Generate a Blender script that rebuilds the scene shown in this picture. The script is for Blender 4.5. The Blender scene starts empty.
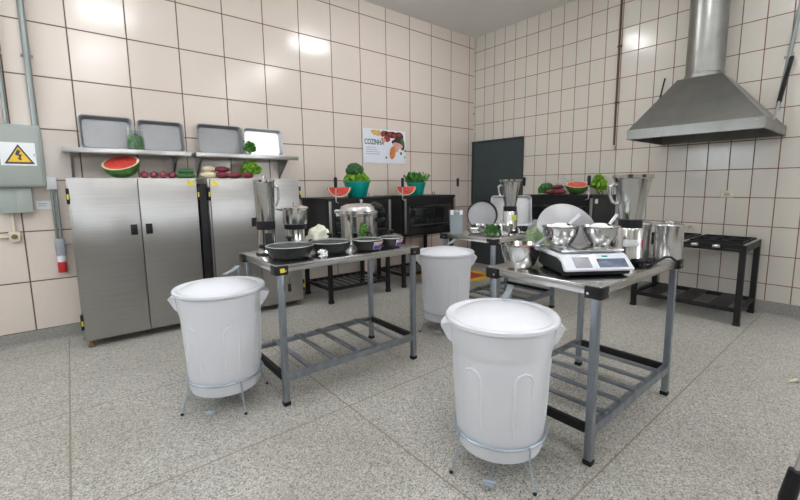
import bpy, bmesh, math, random
from mathutils import Vector, Matrix, noise

PI = math.pi
SC = bpy.context.scene
COL = SC.collection

# ---------------------------------------------------------------- camera
cam_data = bpy.data.cameras.new('camera')
cam = bpy.data.objects.new('camera', cam_data)
COL.objects.link(cam)
YAW, PITCH, ROLL = 0.6947238, -0.1279857, -0.0090466
_f = Vector((math.cos(PITCH)*math.sin(YAW), math.cos(PITCH)*math.cos(YAW), math.sin(PITCH)))
_r = Vector((math.cos(YAW), -math.sin(YAW), 0))
_u = _r.cross(_f)
_R = _r*math.cos(ROLL) + _u*math.sin(ROLL)
_U = -_r*math.sin(ROLL) + _u*math.cos(ROLL)
cam.matrix_world = Matrix(((_R.x, _U.x, -_f.x, -5.60637), (_R.y, _U.y, -_f.y, -4.88646),
                           (_R.z, _U.z, -_f.z, 1.39023), (0, 0, 0, 1)))
cam_data.sensor_fit = 'HORIZONTAL'
cam_data.sensor_width = 36
cam_data.lens = 404.3157/800*36
cam_data.shift_x = -7.93669/800
cam_data.shift_y = -12.02084/800
cam_data.clip_start = 0.02
SC.camera = cam

# ---------------------------------------------------------------- world, exposure
LAMP = 21.0
w = bpy.data.worlds.new('world')
SC.world = w
w.use_nodes = True
w.node_tree.nodes['Background'].inputs[0].default_value = (0.9, 0.95, 1, 1)
w.node_tree.nodes['Background'].inputs[1].default_value = 0.3
SC.view_settings.view_transform = 'Standard'
SC.view_settings.look = 'None'
SC.view_settings.gamma = 1
SC.view_settings.use_curve_mapping = False
SC.view_settings.exposure = 1.12

# ---------------------------------------------------------------- mesh builder
class MB:
    def __init__(s): s.bm = bmesh.new()
    def box(s, c, d, rz=0, bev=0, rot=None, seg=2):
        g = bmesh.ops.create_cube(s.bm, size=1)['verts']
        bmesh.ops.scale(s.bm, vec=d, verts=g)
        if bev:
            es = list({e for v in g for e in v.link_edges})
            r = bmesh.ops.bevel(s.bm, geom=es, offset=bev, segments=seg, affect='EDGES', profile=0.5)
            g = list({v for v in r['verts']} | {v for v in g if v.is_valid})
        m = Matrix.Translation(c) @ (rot.to_4x4() if rot else Matrix.Rotation(rz, 4, 'Z'))
        bmesh.ops.transform(s.bm, matrix=m, verts=g)
        return s
    def ring(s, pts): return [s.bm.verts.new(p) for p in pts]
    def bridge(s, a, b):
        n = len(a)
        for i in range(n):
            try: s.bm.faces.new((a[i], a[(i+1) % n], b[(i+1) % n], b[i]))
            except ValueError: pass
    def cap(s, a, flip=False):
        try: s.bm.faces.new(a[::-1] if flip else a)
        except ValueError: pass
    def rod(s, p, q, r, r2=None, seg=12):
        return s.tube([p, q], [r, r2 if r2 is not None else r], seg)
    def tube(s, pts, r, seg=8, closed=False):
        pts = [Vector(p) for p in pts]
        n = len(pts)
        rs = r if isinstance(r, (list, tuple)) else [r]*n
        rings = []
        up = None
        for i, p in enumerate(pts):
            if closed: t = pts[(i+1) % n] - pts[i-1]
            elif i == 0: t = pts[1]-pts[0]
            elif i == n-1: t = pts[-1]-pts[-2]
            else: t = pts[i+1]-pts[i-1]
            t.normalize()
            if up is None: up = t.orthogonal().normalized()
            else:
                up = up - t*up.dot(t)
                if up.length < 1e-5: up = t.orthogonal()
                up.normalize()
            v = t.cross(up)
            rings.append(s.ring([p + (up*math.cos(2*PI*k/seg) + v*math.sin(2*PI*k/seg))*rs[i] for k in range(seg)]))
        for i in range(n-1): s.bridge(rings[i], rings[i+1])
        if closed: s.bridge(rings[-1], rings[0])
        else:
            s.cap(rings[0], True); s.cap(rings[-1])
        return s
    def lathe(s, prof, c=(0, 0, 0), seg=32, m=None):
        c = Vector(c); prev = None
        for r, z in prof:
            if r < 1e-6: pts = [Vector((0, 0, z))]
            else: pts = [Vector((r*math.cos(2*PI*k/seg), r*math.sin(2*PI*k/seg), z)) for k in range(seg)]
            if m: pts = [m @ p for p in pts]
            cur = s.ring([p + c for p in pts])
            if prev:
                if len(prev) == 1 and len(cur) > 1:
                    for k in range(seg): s.bm.faces.new((prev[0], cur[(k+1) % seg], cur[k]))
                elif len(cur) == 1 and len(prev) > 1:
                    for k in range(seg): s.bm.faces.new((prev[k], prev[(k+1) % seg], cur[0]))
                elif len(cur) > 1: s.bridge(prev, cur)
            prev = cur
        return s
    def ball(s, c, d, sub=2, rz=0, nz=0, nf=8, rot=None, seed=0):
        g = bmesh.ops.create_icosphere(s.bm, subdivisions=sub, radius=1)['verts']
        if nz:
            for v in g:
                v.co *= 1 + nz*noise.noise(v.co*nf + Vector((seed, seed*2, 0)))
        bmesh.ops.scale(s.bm, vec=d, verts=g)
        m = Matrix.Translation(c) @ (rot.to_4x4() if rot else Matrix.Rotation(rz, 4, 'Z'))
        bmesh.ops.transform(s.bm, matrix=m, verts=g)
        return s
    def prism(s, poly, vec):
        vec = Vector(vec)
        a = s.ring([Vector(p) for p in poly]); b = s.ring([Vector(p)+vec for p in poly])
        s.bridge(a, b); s.cap(a, True); s.cap(b)
        return s
    def loft(s, rings, cap=True):
        rr = [s.ring([Vector(p) for p in r]) for r in rings]
        for i in range(len(rr)-1): s.bridge(rr[i], rr[i+1])
        if cap: s.cap(rr[0], True); s.cap(rr[-1])
        return s
    def leaf(s, base, d, side, L, W, curl=0.3, wav=0.15, seed=0, n=5, m=3):
        base = Vector(base); d = Vector(d).normalized(); side = Vector(side)
        side = (side - d*side.dot(d)).normalized(); nm = d.cross(side)
        g = []
        for i in range(n+1):
            t = i/n
            wd = W*(math.sin(PI*min(1, t*0.86+0.12)) ** 0.7)
            row = []
            for j in range(-m, m+1):
                u = j/m
                q = base + d*(L*t*(1-0.25*curl*t)) + side*(wd*u*0.5)
                q += nm*(-curl*L*t*t*0.6 + 0.25*W*u*u + wav*W*noise.noise(Vector((seed*3.1+t*4, u*2.5, seed))))
                row.append(s.bm.verts.new(q))
            g.append(row)
        for i in range(n):
            for j in range(2*m):
                s.bm.faces.new((g[i][j], g[i][j+1], g[i+1][j+1], g[i+1][j]))
        return s
    def xf(s, m, start=0):
        s.bm.verts.ensure_lookup_table()
        bmesh.ops.transform(s.bm, matrix=m, verts=s.bm.verts[start:])
        return s

def build(name, mb, m, parent=None, loc=None, smooth=38):
    me = bpy.data.meshes.new(name)
    bmesh.ops.recalc_face_normals(mb.bm, faces=mb.bm.faces)
    mb.bm.to_mesh(me); mb.bm.free()
    if smooth:
        for p in me.polygons: p.use_smooth = True
        me.set_sharp_from_angle(angle=math.radians(smooth))
    me.materials.append(m)
    o = bpy.data.objects.new(name, me)
    COL.objects.link(o)
    if parent: o.parent = parent
    if loc: o.location = loc
    return o

def thing(name, label, cat, loc=(0, 0, 0), rz=0, group=None):
    o = bpy.data.objects.new(name, None); COL.objects.link(o)
    o.empty_display_size = 0.1
    o.location = loc; o.rotation_euler = (0, 0, rz)
    o['label'] = label; o['category'] = cat
    if group: o['group'] = group
    return o
def tag(o, label, cat, group=None, kind=None):
    o['label'] = label; o['category'] = cat
    if group: o['group'] = group
    if kind: o['kind'] = kind
    return o
def struct(name, mb, m, label=None, cat=None, smooth=0, parent=None):
    o = build(name, mb, m, parent, smooth=smooth)
    if not parent:
        o['kind'] = 'structure'; o['label'] = label or name.replace('_', ' '); o['category'] = cat or name.split('_')[0]
    return o
def dup(root, label=None, loc=None, rz=None, group=None):
    def rec(o, par):
        c = o.copy(); COL.objects.link(c)
        if par: c.parent = par
        for ch in o.children: rec(ch, c)
        return c
    r = rec(root, None)
    if label: r['label'] = label
    if loc: r.location = loc
    if rz is not None: r.rotation_euler = (0, 0, rz)
    if group: r['group'] = group
    return r

# ---------------------------------------------------------------- materials
def sock(nt, frm, to): nt.links.new(frm, to)
def base_mat(name):
    m = bpy.data.materials.new(name); m.use_nodes = True
    return m, m.node_tree, m.node_tree.nodes['Principled BSDF']
def mathn(nt, op, a, b=None, c=None):
    n = nt.nodes.new('ShaderNodeMath'); n.operation = op
    for i, x in enumerate((a, b, c)):
        if x is None: continue
        if isinstance(x, (int, float)): n.inputs[i].default_value = x
        else: nt.links.new(x, n.inputs[i])
    return n.outputs[0]
def mixc(nt, f, a, b):
    n = nt.nodes.new('ShaderNodeMix'); n.data_type = 'RGBA'
    for i, x in ((0, f), (6, a), (7, b)):
        if isinstance(x, (int, float)): n.inputs[i].default_value = x
        elif isinstance(x, tuple): n.inputs[i].default_value = x if len(x) == 4 else (*x, 1)
        else: nt.links.new(x, n.inputs[i])
    return n.outputs[2]
def noisen(nt, scale, detail=3, vec=None, stretch=None, coord='Object'):
    tc = nt.nodes.new('ShaderNodeTexCoord')
    v = tc.outputs[coord]
    if stretch:
        mp = nt.nodes.new('ShaderNodeMapping'); mp.inputs['Scale'].default_value = stretch
        nt.links.new(v, mp.inputs[0]); v = mp.outputs[0]
    n = nt.nodes.new('ShaderNodeTexNoise'); n.inputs['Scale'].default_value = scale; n.inputs['Detail'].default_value = detail
    nt.links.new(v, n.inputs['Vector'])
    return n.outputs[0]
def bumpn(nt, h, strength, dist=0.01):
    b = nt.nodes.new('ShaderNodeBump'); b.inputs['Strength'].default_value = strength; b.inputs['Distance'].default_value = dist
    nt.links.new(h, b.inputs['Height']); return b.outputs[0]
def pbr(name, col, rough=0.5, metal=0.0, col2=None, scale=8, stretch=None, bump=0, bscale=60, rvar=0, coat=0, sss=0, trans=0, alpha=None, ior=None):
    m, nt, b = base_mat(name)
    b.inputs['Base Color'].default_value = (*col, 1)
    b.inputs['Roughness'].default_value = rough; b.inputs['Metallic'].default_value = metal
    h = noisen(nt, scale, 4, stretch=stretch)
    hr = mathn(nt, 'SMOOTH_MIN', mathn(nt, 'MAXIMUM', mathn(nt, 'MULTIPLY_ADD', h, 2.4, -0.7), 0.0), 1.0, 0.05)
    nt.links.new(mixc(nt, hr, col, col2 or tuple(c*0.9 for c in col)), b.inputs['Base Color'])
    if rvar:
        nt.links.new(mathn(nt, 'MULTIPLY_ADD', hr, rvar, rough), b.inputs['Roughness'])
    if bump:
        nt.links.new(bumpn(nt, noisen(nt, bscale, 3, stretch=stretch), bump), b.inputs['Normal'])
    if coat: b.inputs['Coat Weight'].default_value = coat
    if trans: b.inputs['Transmission Weight'].default_value = trans
    if ior: b.inputs['IOR'].default_value = ior
    if alpha is not None: b.inputs['Alpha'].default_value = alpha
    if sss:
        b.inputs['Subsurface Weight'].default_value = sss; b.inputs['Subsurface Scale'].default_value = 0.01
    return m
def dull(m, lvl):
    m.node_tree.nodes['Principled BSDF'].inputs['Specular IOR Level'].default_value = lvl
def brushed(m, amount, rot=0.0):
    nt = m.node_tree; b = nt.nodes['Principled BSDF']
    tg = nt.nodes.new('ShaderNodeTangent'); tg.direction_type = 'RADIAL'; tg.axis = 'Z'
    nt.links.new(tg.outputs[0], b.inputs['Tangent'])
    b.inputs['Anisotropic'].default_value = amount; b.inputs['Anisotropic Rotation'].default_value = rot
    return m
def emit(name, col, s):
    m, nt, b = base_mat(name)
    b.inputs['Base Color'].default_value = (*col, 1)
    b.inputs['Emission Color'].default_value = (*col, 1); b.inputs['Emission Strength'].default_value = s
    return m

def tile_mat(name, axis, u0, uw, z0, zh, col, col2, grout, gw):
    m, nt, b = base_mat(name)
    geo = nt.nodes.new('ShaderNodeNewGeometry')
    sx = nt.nodes.new('ShaderNodeSeparateXYZ'); sock(nt, geo.outputs['Position'], sx.inputs[0])
    u = mathn(nt, 'DIVIDE', mathn(nt, 'SUBTRACT', sx.outputs[axis], u0), uw)
    v = mathn(nt, 'DIVIDE', mathn(nt, 'SUBTRACT', sx.outputs[2], z0), zh)
    def edge(t, wd):
        f = mathn(nt, 'FRACT', t)
        return mathn(nt, 'MULTIPLY', mathn(nt, 'MINIMUM', f, mathn(nt, 'SUBTRACT', 1.0, f)), wd)
    d = mathn(nt, 'MINIMUM', edge(u, uw), edge(v, zh))
    mr = nt.nodes.new('ShaderNodeMapRange'); mr.inputs[1].default_value = gw*0.35; mr.inputs[2].default_value = gw*0.65
    sock(nt, d, mr.inputs[0]); mask = mr.outputs[0]
    cx = nt.nodes.new('ShaderNodeCombineXYZ')
    sock(nt, mathn(nt, 'FLOOR', u), cx.inputs[0]); sock(nt, mathn(nt, 'FLOOR', v), cx.inputs[1])
    wn = nt.nodes.new('ShaderNodeTexWhiteNoise'); wn.noise_dimensions = '3D'; sock(nt, cx.outputs[0], wn.inputs['Vector'])
    tn = noisen(nt, 5, 4)
    t = mathn(nt, 'ADD', mathn(nt, 'MULTIPLY', wn.outputs['Value'], 0.6), mathn(nt, 'MULTIPLY', tn, 0.4))
    c = mixc(nt, t, col, col2)
    sock(nt, mixc(nt, mask, grout, c), b.inputs['Base Color'])
    sock(nt, mathn(nt, 'MULTIPLY_ADD', mask, -0.62, 0.8), b.inputs['Roughness'])
    h = mathn(nt, 'ADD', mathn(nt, 'MULTIPLY', mask, 0.5), mathn(nt, 'MULTIPLY', noisen(nt, 4.5, 2), 0.55))
    sock(nt, bumpn(nt, h, 0.35, 0.008), b.inputs['Normal'])
    return m

def floor_mat():
    m, nt, b = base_mat('terrazzo_floor')
    geo = nt.nodes.new('ShaderNodeNewGeometry')
    sx = nt.nodes.new('ShaderNodeSeparateXYZ'); sock(nt, geo.outputs['Position'], sx.inputs[0])
    def vor(scale):
        v = nt.nodes.new('ShaderNodeTexVoronoi'); v.inputs['Scale'].default_value = scale
        sock(nt, geo.outputs['Position'], v.inputs['Vector']); return v
    v1, v2 = vor(150), vor(300)
    s1 = nt.nodes.new('ShaderNodeSeparateColor'); sock(nt, v1.outputs['Color'], s1.inputs[0])
    s2 = nt.nodes.new('ShaderNodeSeparateColor'); sock(nt, v2.outputs['Color'], s2.inputs[0])
    rp = nt.nodes.new('ShaderNodeValToRGB'); cr = rp.color_ramp; cr.interpolation = 'CONSTANT'
    cr.elements[0].color = (0.14, 0.13, 0.115, 1); cr.elements[1].position = 0.14; cr.elements[1].color = (0.36, 0.348, 0.315, 1)
    for p, c in ((0.42, (0.465, 0.452, 0.412)), (0.7, (0.26, 0.248, 0.218)), (0.8, (0.65, 0.635, 0.59))):
        e = cr.elements.new(p); e.color = (*c, 1)
    sock(nt, s1.outputs[0], rp.inputs[0])
    c = mixc(nt, mathn(nt, 'MULTIPLY', mathn(nt, 'GREATER_THAN', s2.outputs[0], 0.62), 0.6), rp.outputs[0], (0.485, 0.47, 0.43))
    # dirt and worn patches
    n = nt.nodes.new('ShaderNodeTexNoise'); n.inputs['Scale'].default_value = 1.1; n.inputs['Detail'].default_value = 5
    sock(nt, geo.outputs['Position'], n.inputs['Vector'])
    mr = nt.nodes.new('ShaderNodeMapRange'); mr.inputs[1].default_value = 0.42; mr.inputs[2].default_value = 0.75
    sock(nt, n.outputs[0], mr.inputs[0])
    c = mixc(nt, mathn(nt, 'MULTIPLY', mr.outputs[0], 0.35), c, (0.26, 0.235, 0.19))
    d = None
    for ax, ps in ((0, (-7.06, -5.72, -4.352)), (1, (-6.75, -5.42, -4.09, -2.775, -1.70, -0.35))):
        for p in ps:
            t = mathn(nt, 'ABSOLUTE', mathn(nt, 'SUBTRACT', sx.outputs[ax], p))
            d = t if d is None else mathn(nt, 'MINIMUM', d, t)
    ln = mathn(nt, 'LESS_THAN', d, 0.0045)
    c = mixc(nt, mathn(nt, 'MULTIPLY', ln, 0.75), c, (0.20, 0.155, 0.09))
    sock(nt, c, b.inputs['Base Color'])
    sock(nt, mathn(nt, 'MULTIPLY_ADD', n.outputs[0], 0.25, 0.30), b.inputs['Roughness'])
    sock(nt, bumpn(nt, s1.outputs[0], 0.06, 0.002), b.inputs['Normal'])
    return m

M = {}
M['tileA'] = tile_mat('beige_square_tile', 0, -0.1285, 0.4468, 0.12, 0.45, (0.70, 0.620, 0.556), (0.655, 0.575, 0.512), (0.13, 0.085, 0.06), 0.011)
M['tileB'] = tile_mat('cream_small_tile', 1, -0.0323, 0.2032, 3.6548, 0.3027, (0.66, 0.62, 0.557), (0.62, 0.58, 0.518), (0.20, 0.085, 0.06), 0.009)
M['floor'] = floor_mat()
M['ceil'] = pbr('ceiling_paint', (0.80, 0.785, 0.76), 0.75, col2=(0.77, 0.755, 0.73), scale=1.5)
M['cove'] = pbr('grey_cove', (0.33, 0.32, 0.30), 0.5, col2=(0.22, 0.21, 0.195), scale=60)
M['steel'] = pbr('brushed_steel', (0.47, 0.46, 0.445), 0.36, 1, col2=(0.42, 0.41, 0.40), scale=2, stretch=(1, 1, 40), bump=0.012, bscale=12, rvar=0.05)
brushed(M['steel'], 0.85)
M['steelh'] = pbr('brushed_steel_sheet', (0.47, 0.465, 0.455), 0.27, 1, col2=(0.40, 0.395, 0.385), scale=6, stretch=(1, 30, 30), bump=0.03, bscale=20, rvar=0.1)
M['polish'] = pbr('polished_steel', (0.60, 0.60, 0.60), 0.14, 1, col2=(0.55, 0.55, 0.55), scale=2, rvar=0.02)
brushed(M['polish'], 0.55)
M['alum'] = pbr('aluminium', (0.68, 0.685, 0.69), 0.24, 1, col2=(0.64, 0.64, 0.645), scale=4, rvar=0.03)
M['alumd'] = pbr('dull_aluminium', (0.58, 0.58, 0.59), 0.42, 1, col2=(0.50, 0.50, 0.51), scale=6, rvar=0.1)
M['tray'] = pbr('tray_aluminium', (0.31, 0.315, 0.325), 0.48, 0.75, col2=(0.275, 0.28, 0.29), scale=5, rvar=0.08)
M['cakepan'] = pbr('cake_pan', (0.46, 0.46, 0.48), 0.5, 0.55, col2=(0.42, 0.42, 0.44), scale=5)
M['trayb'] = pbr('bright_tray', (0.60, 0.61, 0.62), 0.34, 0.9, col2=(0.56, 0.57, 0.58), scale=5, rvar=0.05)
M['hood'] = pbr('galvanised_hood', (0.31, 0.31, 0.30), 0.34, 1, col2=(0.255, 0.255, 0.245), scale=4, rvar=0.15)
M['galv'] = pbr('blue_grey_galvanised', (0.34, 0.375, 0.41), 0.30, 0.9, col2=(0.26, 0.29, 0.33), scale=7, stretch=(3, 3, 1), rvar=0.15)
M['wire'] = pbr('zinc_wire', (0.46, 0.53, 0.60), 0.35, 0.6, scale=20)
M['top'] = pbr('table_steel', (0.60, 0.595, 0.585), 0.22, 1, col2=(0.50, 0.495, 0.485), scale=2, rvar=0.05)
M['black'] = pbr('black_plastic', (0.014, 0.014, 0.016), 0.42, col2=(0.02, 0.02, 0.022))
M['enamel'] = pbr('black_enamel', (0.013, 0.013, 0.014), 0.28, col2=(0.022, 0.021, 0.02), scale=3, rvar=0.15)
M['ovenside'] = pbr('dark_grey_enamel', (0.030, 0.030, 0.033), 0.45, col2=(0.036, 0.036, 0.039), scale=3)
M['blackm'] = pbr('black_painted_steel', (0.012, 0.012, 0.014), 0.42, col2=(0.018, 0.017, 0.016), scale=9, rvar=0.1)
M['glassd'] = pbr('dark_oven_glass', (0.01, 0.012, 0.013), 0.06, col2=(0.014, 0.016, 0.017))
M['nonstick'] = pbr('black_nonstick', (0.018, 0.018, 0.02), 0.33, col2=(0.026, 0.026, 0.028), scale=20)
M['white'] = pbr('white_plastic', (0.79, 0.805, 0.86), 0.34, col2=(0.76, 0.775, 0.83), scale=3, sss=0.0)
M['lidw'] = pbr('white_lid_plastic', (0.81, 0.825, 0.88), 0.27, col2=(0.78, 0.795, 0.85), scale=4)
M['ivory'] = pbr('ivory_plastic', (0.68, 0.62, 0.48), 0.4)
M['pwhite'] = pbr('white_label', (0.80, 0.81, 0.84), 0.5, col2=(0.78, 0.79, 0.82))
M['green_box'] = pbr('grey_green_paint', (0.33, 0.37, 0.345), 0.45, col2=(0.33, 0.36, 0.33), scale=4)
M['conduit'] = pbr('grey_conduit', (0.27, 0.30, 0.29), 0.38, 0.5)
M['greyp'] = pbr('grey_plastic', (0.36, 0.39, 0.43), 0.45)
M['redp'] = pbr('red_plastic', (0.50, 0.02, 0.02), 0.35)
M['yellow'] = pbr('yellow_print', (0.80, 0.52, 0.03), 0.5)
M['navy'] = pbr('dark_print', (0.035, 0.04, 0.06), 0.5)
M['ystk'] = pbr('yellow_sticker', (0.80, 0.66, 0.05), 0.5)
M['teal'] = pbr('teal_plastic', (0.0, 0.33, 0.28), 0.35, col2=(0.0, 0.29, 0.25))
M['door'] = pbr('dark_green_door', (0.046, 0.060, 0.062), 0.42, col2=(0.052, 0.068, 0.070), scale=2)
M['brown'] = pbr('brown_pipe', (0.10, 0.045, 0.035), 0.45)
M['bronze'] = pbr('brown_foot', (0.20, 0.12, 0.06), 0.5)
M['flesh'] = pbr('watermelon_flesh', (0.72, 0.09, 0.06), 0.35, col2=(0.60, 0.05, 0.04), scale=25)
M['pith'] = pbr('watermelon_pith', (0.80, 0.70, 0.48), 0.45)
M['rind'] = pbr('watermelon_rind', (0.03, 0.10, 0.02), 0.3, col2=(0.10, 0.24, 0.05), scale=9, stretch=(4, 1, 1))
M['seed'] = pbr('seed', (0.03, 0.015, 0.01), 0.4)
M['onion'] = pbr('red_onion_skin', (0.20, 0.02, 0.045), 0.3, col2=(0.32, 0.06, 0.09), scale=12)
M['beet'] = pbr('red_root_skin', (0.22, 0.025, 0.04), 0.5, col2=(0.13, 0.02, 0.03), scale=20)
M['cream'] = pbr('cream_root', (0.74, 0.66, 0.47), 0.5, col2=(0.64, 0.54, 0.36), scale=20)
M['cuke'] = pbr('dark_green_skin', (0.02, 0.085, 0.025), 0.35, col2=(0.05, 0.16, 0.05), scale=30)
M['lett'] = pbr('bright_lettuce', (0.17, 0.40, 0.02), 0.5, col2=(0.28, 0.52, 0.05), scale=30)
M['herb'] = pbr('herb_leaf', (0.03, 0.15, 0.02), 0.5, col2=(0.07, 0.26, 0.03), scale=30)
M['parsley'] = pbr('parsley_leaf', (0.10, 0.30, 0.04), 0.5, col2=(0.18, 0.40, 0.08), scale=30)
M['brocc'] = pbr('broccoli_crown', (0.012, 0.07, 0.018), 0.7, col2=(0.03, 0.12, 0.03), scale=60, bump=0.6, bscale=90)
M['stem'] = pbr('pale_stem', (0.30, 0.42, 0.14), 0.5)
M['pepper'] = pbr('green_pepper', (0.22, 0.40, 0.04), 0.25, col2=(0.35, 0.45, 0.05))
M['lemon'] = pbr('lime_yellow', (0.55, 0.62, 0.06), 0.4)
M['flour'] = pbr('flour', (0.86, 0.86, 0.86), 0.9, bump=0.4, bscale=40)
M['cloth'] = pbr('cream_cloth', (0.86, 0.85, 0.72), 0.85, bump=0.5, bscale=50)
M['foil'] = pbr('foil', (0.75, 0.75, 0.76), 0.2, 1, bump=0.8, bscale=60)
M['blue'] = pbr('blue_print', (0.04, 0.04, 0.30), 0.4, col2=(0.10, 0.06, 0.42), scale=25)
M['pink'] = pbr('food_print', (0.55, 0.20, 0.22), 0.4, col2=(0.75, 0.62, 0.58), scale=40)
M['lcd'] = pbr('lcd_grey', (0.30, 0.31, 0.34), 0.15, col2=(0.42, 0.43, 0.46), scale=12)
M['lcdb'] = pbr('lcd_blue', (0.06, 0.07, 0.11), 0.12, col2=(0.22, 0.28, 0.38), scale=10, stretch=(1, 3, 1))
M['poster'] = pbr('poster_white', (0.74, 0.77, 0.84), 0.45, col2=(0.72, 0.75, 0.82))
M['txt'] = pbr('dark_green_print', (0.02, 0.10, 0.08), 0.5)
M['txtg'] = pbr('grey_print', (0.38, 0.42, 0.46), 0.5)
for nm, c in dict(p_red=(0.40, 0.04, 0.03), p_dark=(0.05, 0.025, 0.02), p_or=(0.75, 0.25, 0.06), p_yel=(0.75, 0.52, 0.18), p_grn=(0.06, 0.20, 0.05), p_pink=(0.78, 0.42, 0.36)).items():
    M[nm] = pbr('print_'+nm[2:], c, 0.5, col2=tuple(x*0.6 for x in c), scale=60)
M['safred'] = pbr('floor_red', (0.55, 0.06, 0.02), 0.5, col2=(0.48, 0.05, 0.02))
M['safyel'] = pbr('floor_yellow', (0.72, 0.46, 0.04), 0.5, col2=(0.62, 0.40, 0.05))
for k_ in ('black', 'enamel', 'blackm', 'ovenside', 'nonstick', 'door'): dull(M[k_], 0.22)
def clear_mat(name, tint, gloss_rough, amount, bump=0):
    m, nt, b = base_mat(name)
    b.inputs['Base Color'].default_value = (*tint, 1); b.inputs['Roughness'].default_value = gloss_rough
    b.inputs['Alpha'].default_value = amount
    h = noisen(nt, 25, 3)
    if bump: nt.links.new(bumpn(nt, h, bump), b.inputs['Normal'])
    return m
M['glass'] = clear_mat('clear_glass', (0.35, 0.42, 0.40), 0.04, 0.10)
M['film'] = clear_mat('clear_plastic_film', (0.88, 0.90, 0.90), 0.12, 0.22, 1.0)
M['frost'] = clear_mat('frosted_blue_plastic', (0.36, 0.42, 0.46), 0.2, 0.6)
M['lampw'] = pbr('lamp_housing', (0.8, 0.8, 0.8), 0.4)
M['tube'] = emit('fluorescent_tube', (0.98, 0.99, 1.0), LAMP)

# ---------------------------------------------------------------- room shell
H = 3.90
RX0, RY0 = -8.2, -8.3
struct('floor', MB().box(((RX0)/2, RY0/2, -0.05), (-RX0+0.4, -RY0+0.4, 0.1)), M['floor'], 'speckled grey terrazzo floor with thin brown joints', 'floor')
struct('ceiling', MB().box((RX0/2, RY0/2, H+0.05), (-RX0+0.4, -RY0+0.4, 0.1)), M['ceil'], 'plain off-white painted ceiling', 'ceiling')
struct('wall_north', MB().box((RX0/2, 0.1, H/2), (-RX0+0.4, 0.2, H)), M['tileA'], 'wall of large square beige tiles behind the fridges', 'wall')
struct('wall_east', MB().box((0.1, RY0/2, H/2), (0.2, -RY0, H)), M['tileB'], 'wall of small upright cream tiles behind the hood', 'wall')
struct('wall_west', MB().box((RX0-0.1, RY0/2, H/2), (0.2, -RY0, H)), M['tileB'], 'tiled wall out of view beside the camera', 'wall')
struct('wall_south', MB().box((RX0/2, RY0-0.1, H/2), (-RX0+0.4, 0.2, H)), M['tileA'], 'tiled wall out of view behind the camera', 'wall')
bb = MB().prism([(RX0, 0, 0), (RX0, -0.03, 0), (RX0, -0.018, 0.02), (RX0, -0.012, 0.12), (RX0, 0, 0.12)], (-RX0, 0, 0))
struct('baseboard_north', bb, M['cove'], 'grey terrazzo skirting under the beige tiles', 'skirting')
bb = MB().prism([(0, -1.10, 0), (-0.03, -1.10, 0), (-0.018, -1.10, 0.02), (-0.012, -1.10, 0.145), (0, -1.10, 0.145)], (0, RY0+1.10, 0))
struct('baseboard_east', bb, M['cove'], 'grey terrazzo skirting under the cream tiles', 'skirting')
d = struct('door_1', MB().box((-0.02, -0.535, 1.065), (0.04, 0.99, 2.13), bev=0.004), M['door'], 'plain dark green flush door in the corner', 'door')
struct('door_frame', MB().box((-0.03, -1.04, 1.07), (0.06, 0.025, 2.14)).box((-0.03, -0.03, 1.07), (0.06, 0.02, 2.14)).box((-0.03, -0.53, 2.14), (0.06, 1.04, 0.02)), M['door'], parent=d)
struct('door_handle', MB().rod((-0.04, -0.95, 1.0), (-0.085, -0.95, 1.0), 0.012).rod((-0.08, -0.955, 1.0), (-0.08, -0.84, 1.0), 0.009).box((-0.043, -0.95, 0.98), (0.008, 0.04, 0.2), bev=0.003), M['alumd'], parent=d)

# unseen walls: dark doors and glowing panes added for the steel to reflect
M['day'] = emit('daylight_pane', (0.86, 0.94, 1.0), 5.0)  # glow of the added panes, not a known daylight source
d = struct('door_2', MB().box((-3.6, RY0+0.03, 1.1), (1.9, 0.06, 2.2), bev=0.004), M['door'], 'dark double door in the wall behind the viewer', 'door')  # added as a dark shape in the steel's reflections
struct('door_leaf_joint', MB().box((-3.6, RY0+0.062, 1.1), (0.02, 0.006, 2.2)), M['black'], parent=d)
d = struct('door_3', MB().box((RX0+0.03, -4.6, 1.2), (0.06, 2.6, 2.4), bev=0.004), M['door'], 'dark sliding door in the side wall out of view', 'door')  # also added, gives the steel something dark to mirror
for i, (px, py, ax) in enumerate(((-6.6, RY0+0.02, 0), (-1.3, RY0+0.02, 0), (RX0+0.02, -1.7, 1))):
    sz = (1.5, 0.04, 1.0) if ax == 0 else (0.04, 1.5, 1.0)
    wd = struct('window_%d' % (i+1), MB().box((px, py, 2.3), sz), M['day'], 'daylight window in a wall out of view', 'window')  # added pane, brightens the room and shows in the steel
    fr = MB()
    for k in (-0.78, 0, 0.78):
        fr.box((px+(k if ax == 0 else 0.02), py+(0.02 if ax == 0 else k), 2.3), (0.06, 0.06, 1.1))
    for k in (-0.53, 0.53):
        fr.box((px+(0 if ax == 0 else 0.02), py+(0.02 if ax == 0 else 0), 2.3+k), (1.62, 0.06, 0.06) if ax == 0 else (0.06, 1.62, 0.06))
    struct('window_frame', fr, M['alumd'], parent=wd)

# floor marking under the missing extinguisher
t = thing('floor_marking', 'yellow and red square painted on the floor by the dark door', 'floor marking', (-1.08, -0.58, 0.0))
def sqring(a, b, z): 
    mb = MB()
    for sx, sy, dx, dy in ((0, 1, 2*a, a-b), (0, -1, 2*a, a-b), (1, 0, a-b, 2*b), (-1, 0, a-b, 2*b)):
        mb.box((sx*(a+b)/2, sy*(a+b)/2, z), (dx, dy, 0.002))
    return mb
build('border', sqring(0.5, 0.35, 0.0015), M['safyel'], t)
build('centre_square', MB().box((0, 0, 0.0015), (0.7, 0.7, 0.002)), M['safred'], t)

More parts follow.
